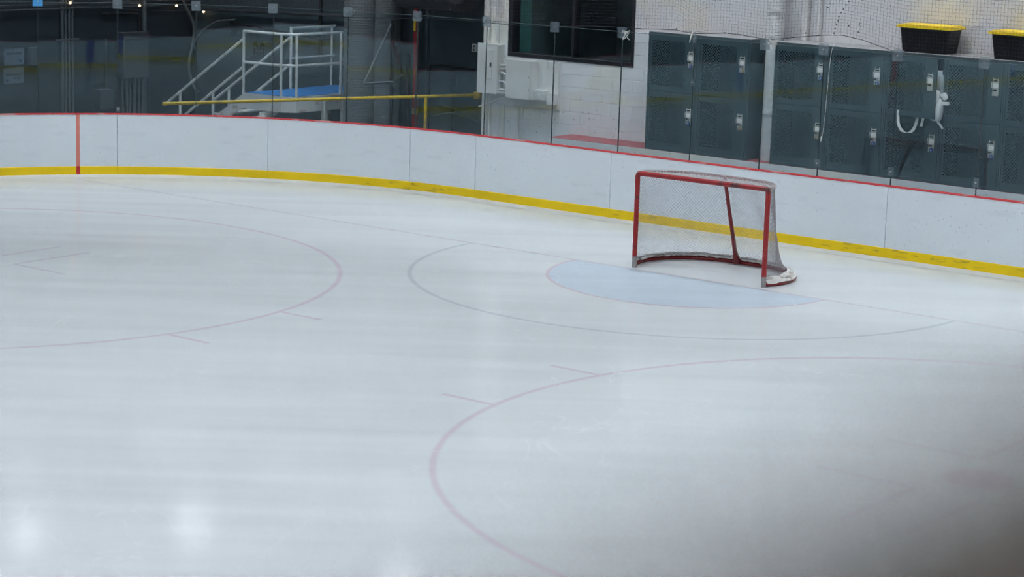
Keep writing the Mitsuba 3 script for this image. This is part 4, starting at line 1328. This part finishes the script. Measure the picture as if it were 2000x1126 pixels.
# ------------------------------------------------------------------ hanging cord and rope at the glass
p, n = rink(0.02)
cord = [(p[0] + n[0] * .14, p[1] + n[1] * .14, 2.86), (p[0] + n[0] * .06, p[1] + n[1] * .06, 2.76), (p[0] - .0, p[1] + .02, 2.60), (p[0] + .015, p[1] + .03, 2.20), (p[0] + .03, p[1] + .03, 1.85), (p[0] + .045, p[1] + .03, 1.62), (p[0] + .06, p[1] + .035, 1.53)]
hc = thing('hanging_cord', 'thin white cord hanging from the net in front of the lockers', 'cord')
part(hc, 'cord', tube(CubicSpline(range(7), np.array(cord))(np.linspace(0, 6, 30)), .0026, 6), 'm_cord', smooth=True)
part(hc, 'tip', tube([cord[-1], (cord[-1][0] + .012, cord[-1][1], 1.46)], [.012, .006], 8), 'm_cord')
p, n = rink(3.36)
kp = []
for i in range(60):
    a = i * .55
    kp.append((p[0] - .03 + .05 * math.sin(a * 1.0) + rng.normal(0, .006), p[1] + .0 + .02 * math.cos(a * 1.7), 2.66 + .05 * math.sin(a * .63) + .03 * math.cos(a * 1.3)))
one('rope_knot', tube(kp, .004, 5), 'm_cord', 'frayed white rope knotted at the glass clip by the window', 'rope', smooth=True)
p, n = rink(2.21)
one('cable_tie', tube([(p[0] - .01, p[1] + .02, 2.775), (p[0] + .01, p[1] + .03, 2.70), (p[0] + .03, p[1] + .03, 2.62)], [.009, .012, .004], 6), 'm_cord', 'white cable tie gathering the net above the leftmost locker', 'cable tie', smooth=True)
p, n = rink(0.98)
kp = [(p[0] - .06 + rng.normal(0, .045), p[1] + rng.normal(0, .01), 2.72 + rng.normal(0, .045)) for i in range(26)]
one('rope_knot', tube(kp, .0055, 5), 'm_cord', 'tangled white string at the net corner beside the white duct', 'rope', smooth=True)

# ------------------------------------------------------------------ protective netting above the glass
def net_foot(s):
    xs = [-6, -3.4, -2.67, -1.87, -0.97, -.66, -.36, -.05, .25, .72, 1.04, 1.24, 1.53, 1.77, 2.31, 2.6, 3.22, 4.47, 5.79, 7.0, 8.4, 12.0, 16]
    zs = [2.67, 2.66, 2.66, 2.67, 2.70, 2.78, 2.845, 2.875, 2.84, 2.765, 2.72, 2.735, 2.775, 2.79, 2.75, 2.78, 2.73, 2.69, 2.65, 2.62, 2.60, 2.60, 2.60]
    return np.interp(s, xs, zs)


PIT = 0.048
S0, S1, ZT = -4.2, 15.0, 3.75
NOFF = 0.135


def net3(s, h):
    """s along the outline, h height above the foot"""
    s = np.atleast_1d(s).astype(float); h = np.atleast_1d(h).astype(float)
    out = []
    for a, b in zip(s, h):
        f = net_foot(a)
        z = f + (ZT - f) * (b / (ZT - 2.70)) + 0.020 * math.sin(a * 2.1 + b * 2) * math.exp(-b * 1.5)
        pull = -0.10 * math.exp(-((a - 2.31) / .16) ** 2) * math.exp(-b / .35) * b / .12
        z += max(pull, -b * .6)
        a2 = a - 0.6 * (a - 2.31) * math.exp(-((a - 2.31) / .13) ** 2) * math.exp(-b / .08)
        p, n = rink(a2)
        o = NOFF + 0.02 * math.sin(a * 2.6)
        out.append((p[0] + n[0] * o, p[1] + n[1] * o, z))
    return np.array(out)


hs = np.linspace(0, ZT - 2.70, 14)
paths = [net3(np.full(14, s), hs) for s in np.arange(S0, S1, PIT)]
for h in np.arange(0, ZT - 2.70, PIT):
    ss = np.arange(S0, S1, .09)
    paths.append(net3(ss, np.full(len(ss), h)))
pn = thing('protective_net', 'fine black protective netting hanging above the rink glass', 'net', kind=None)
part(pn, 'mesh', thin(paths, 0.0015), 'm_net', kind='stuff')
ss = np.arange(S0, S1, .06)
part(pn, 'foot_cord', tube(net3(ss, np.zeros(len(ss))), .0045, 5), 'm_net', smooth=True, label='black cord along the foot of the net')
kn = [(-.16, .60), (-.12, .53), (-.08, .47), (-.045, .40), (-.01, .34), (.02, .28), (.03, .22), (.05, .16), (.07, .10), (.08, .03), (-.30, .22), (-.29, .1), (-.14, .16), (2.58, .02), (1.77, .0), (.52, .05), (.2, .42), (8.45, .0), (5.55, -.0)]
kp = net3(np.array([a for a, b in kn]), np.array([max(b, 0) for a, b in kn]))
part(pn, 'knots', trimesh.util.concatenate([trimesh.creation.icosphere(1, .011).apply_translation(q) for q in kp]), 'm_net', label='black mending knots', kind='stuff')
for s in np.arange(S0 + .2, S1, 2.4):          # the net's hanging cords run up to the ceiling
    q = net3([s], [ZT - 2.70])[0]
    part(pn, 'hanging_line', tube([q, (q[0], q[1], 6.8)], .003, 4), 'm_net')

# ------------------------------------------------------------------ viewing gallery rail right in front of the camera
structure('wall_gallery', box(-14.25, -14.15, 15.0, 40.0, -.03, 4.72), 'm_hall_dark', 'parapet wall of the viewing gallery')
structure('floor_gallery', box(-21, -14.25, 15.0, 40.0, 3.55, 3.70), 'm_floor', 'floor of the viewing gallery')
gr = thing('gallery_rail', 'dark brown rail of the viewing gallery, out of focus at the lower right corner', 'rail')
part(gr, 'cap', bevel(-14.27, -14.138, 15.0, 40.0, 4.72, 4.800, .004), 'm_rail_brown')
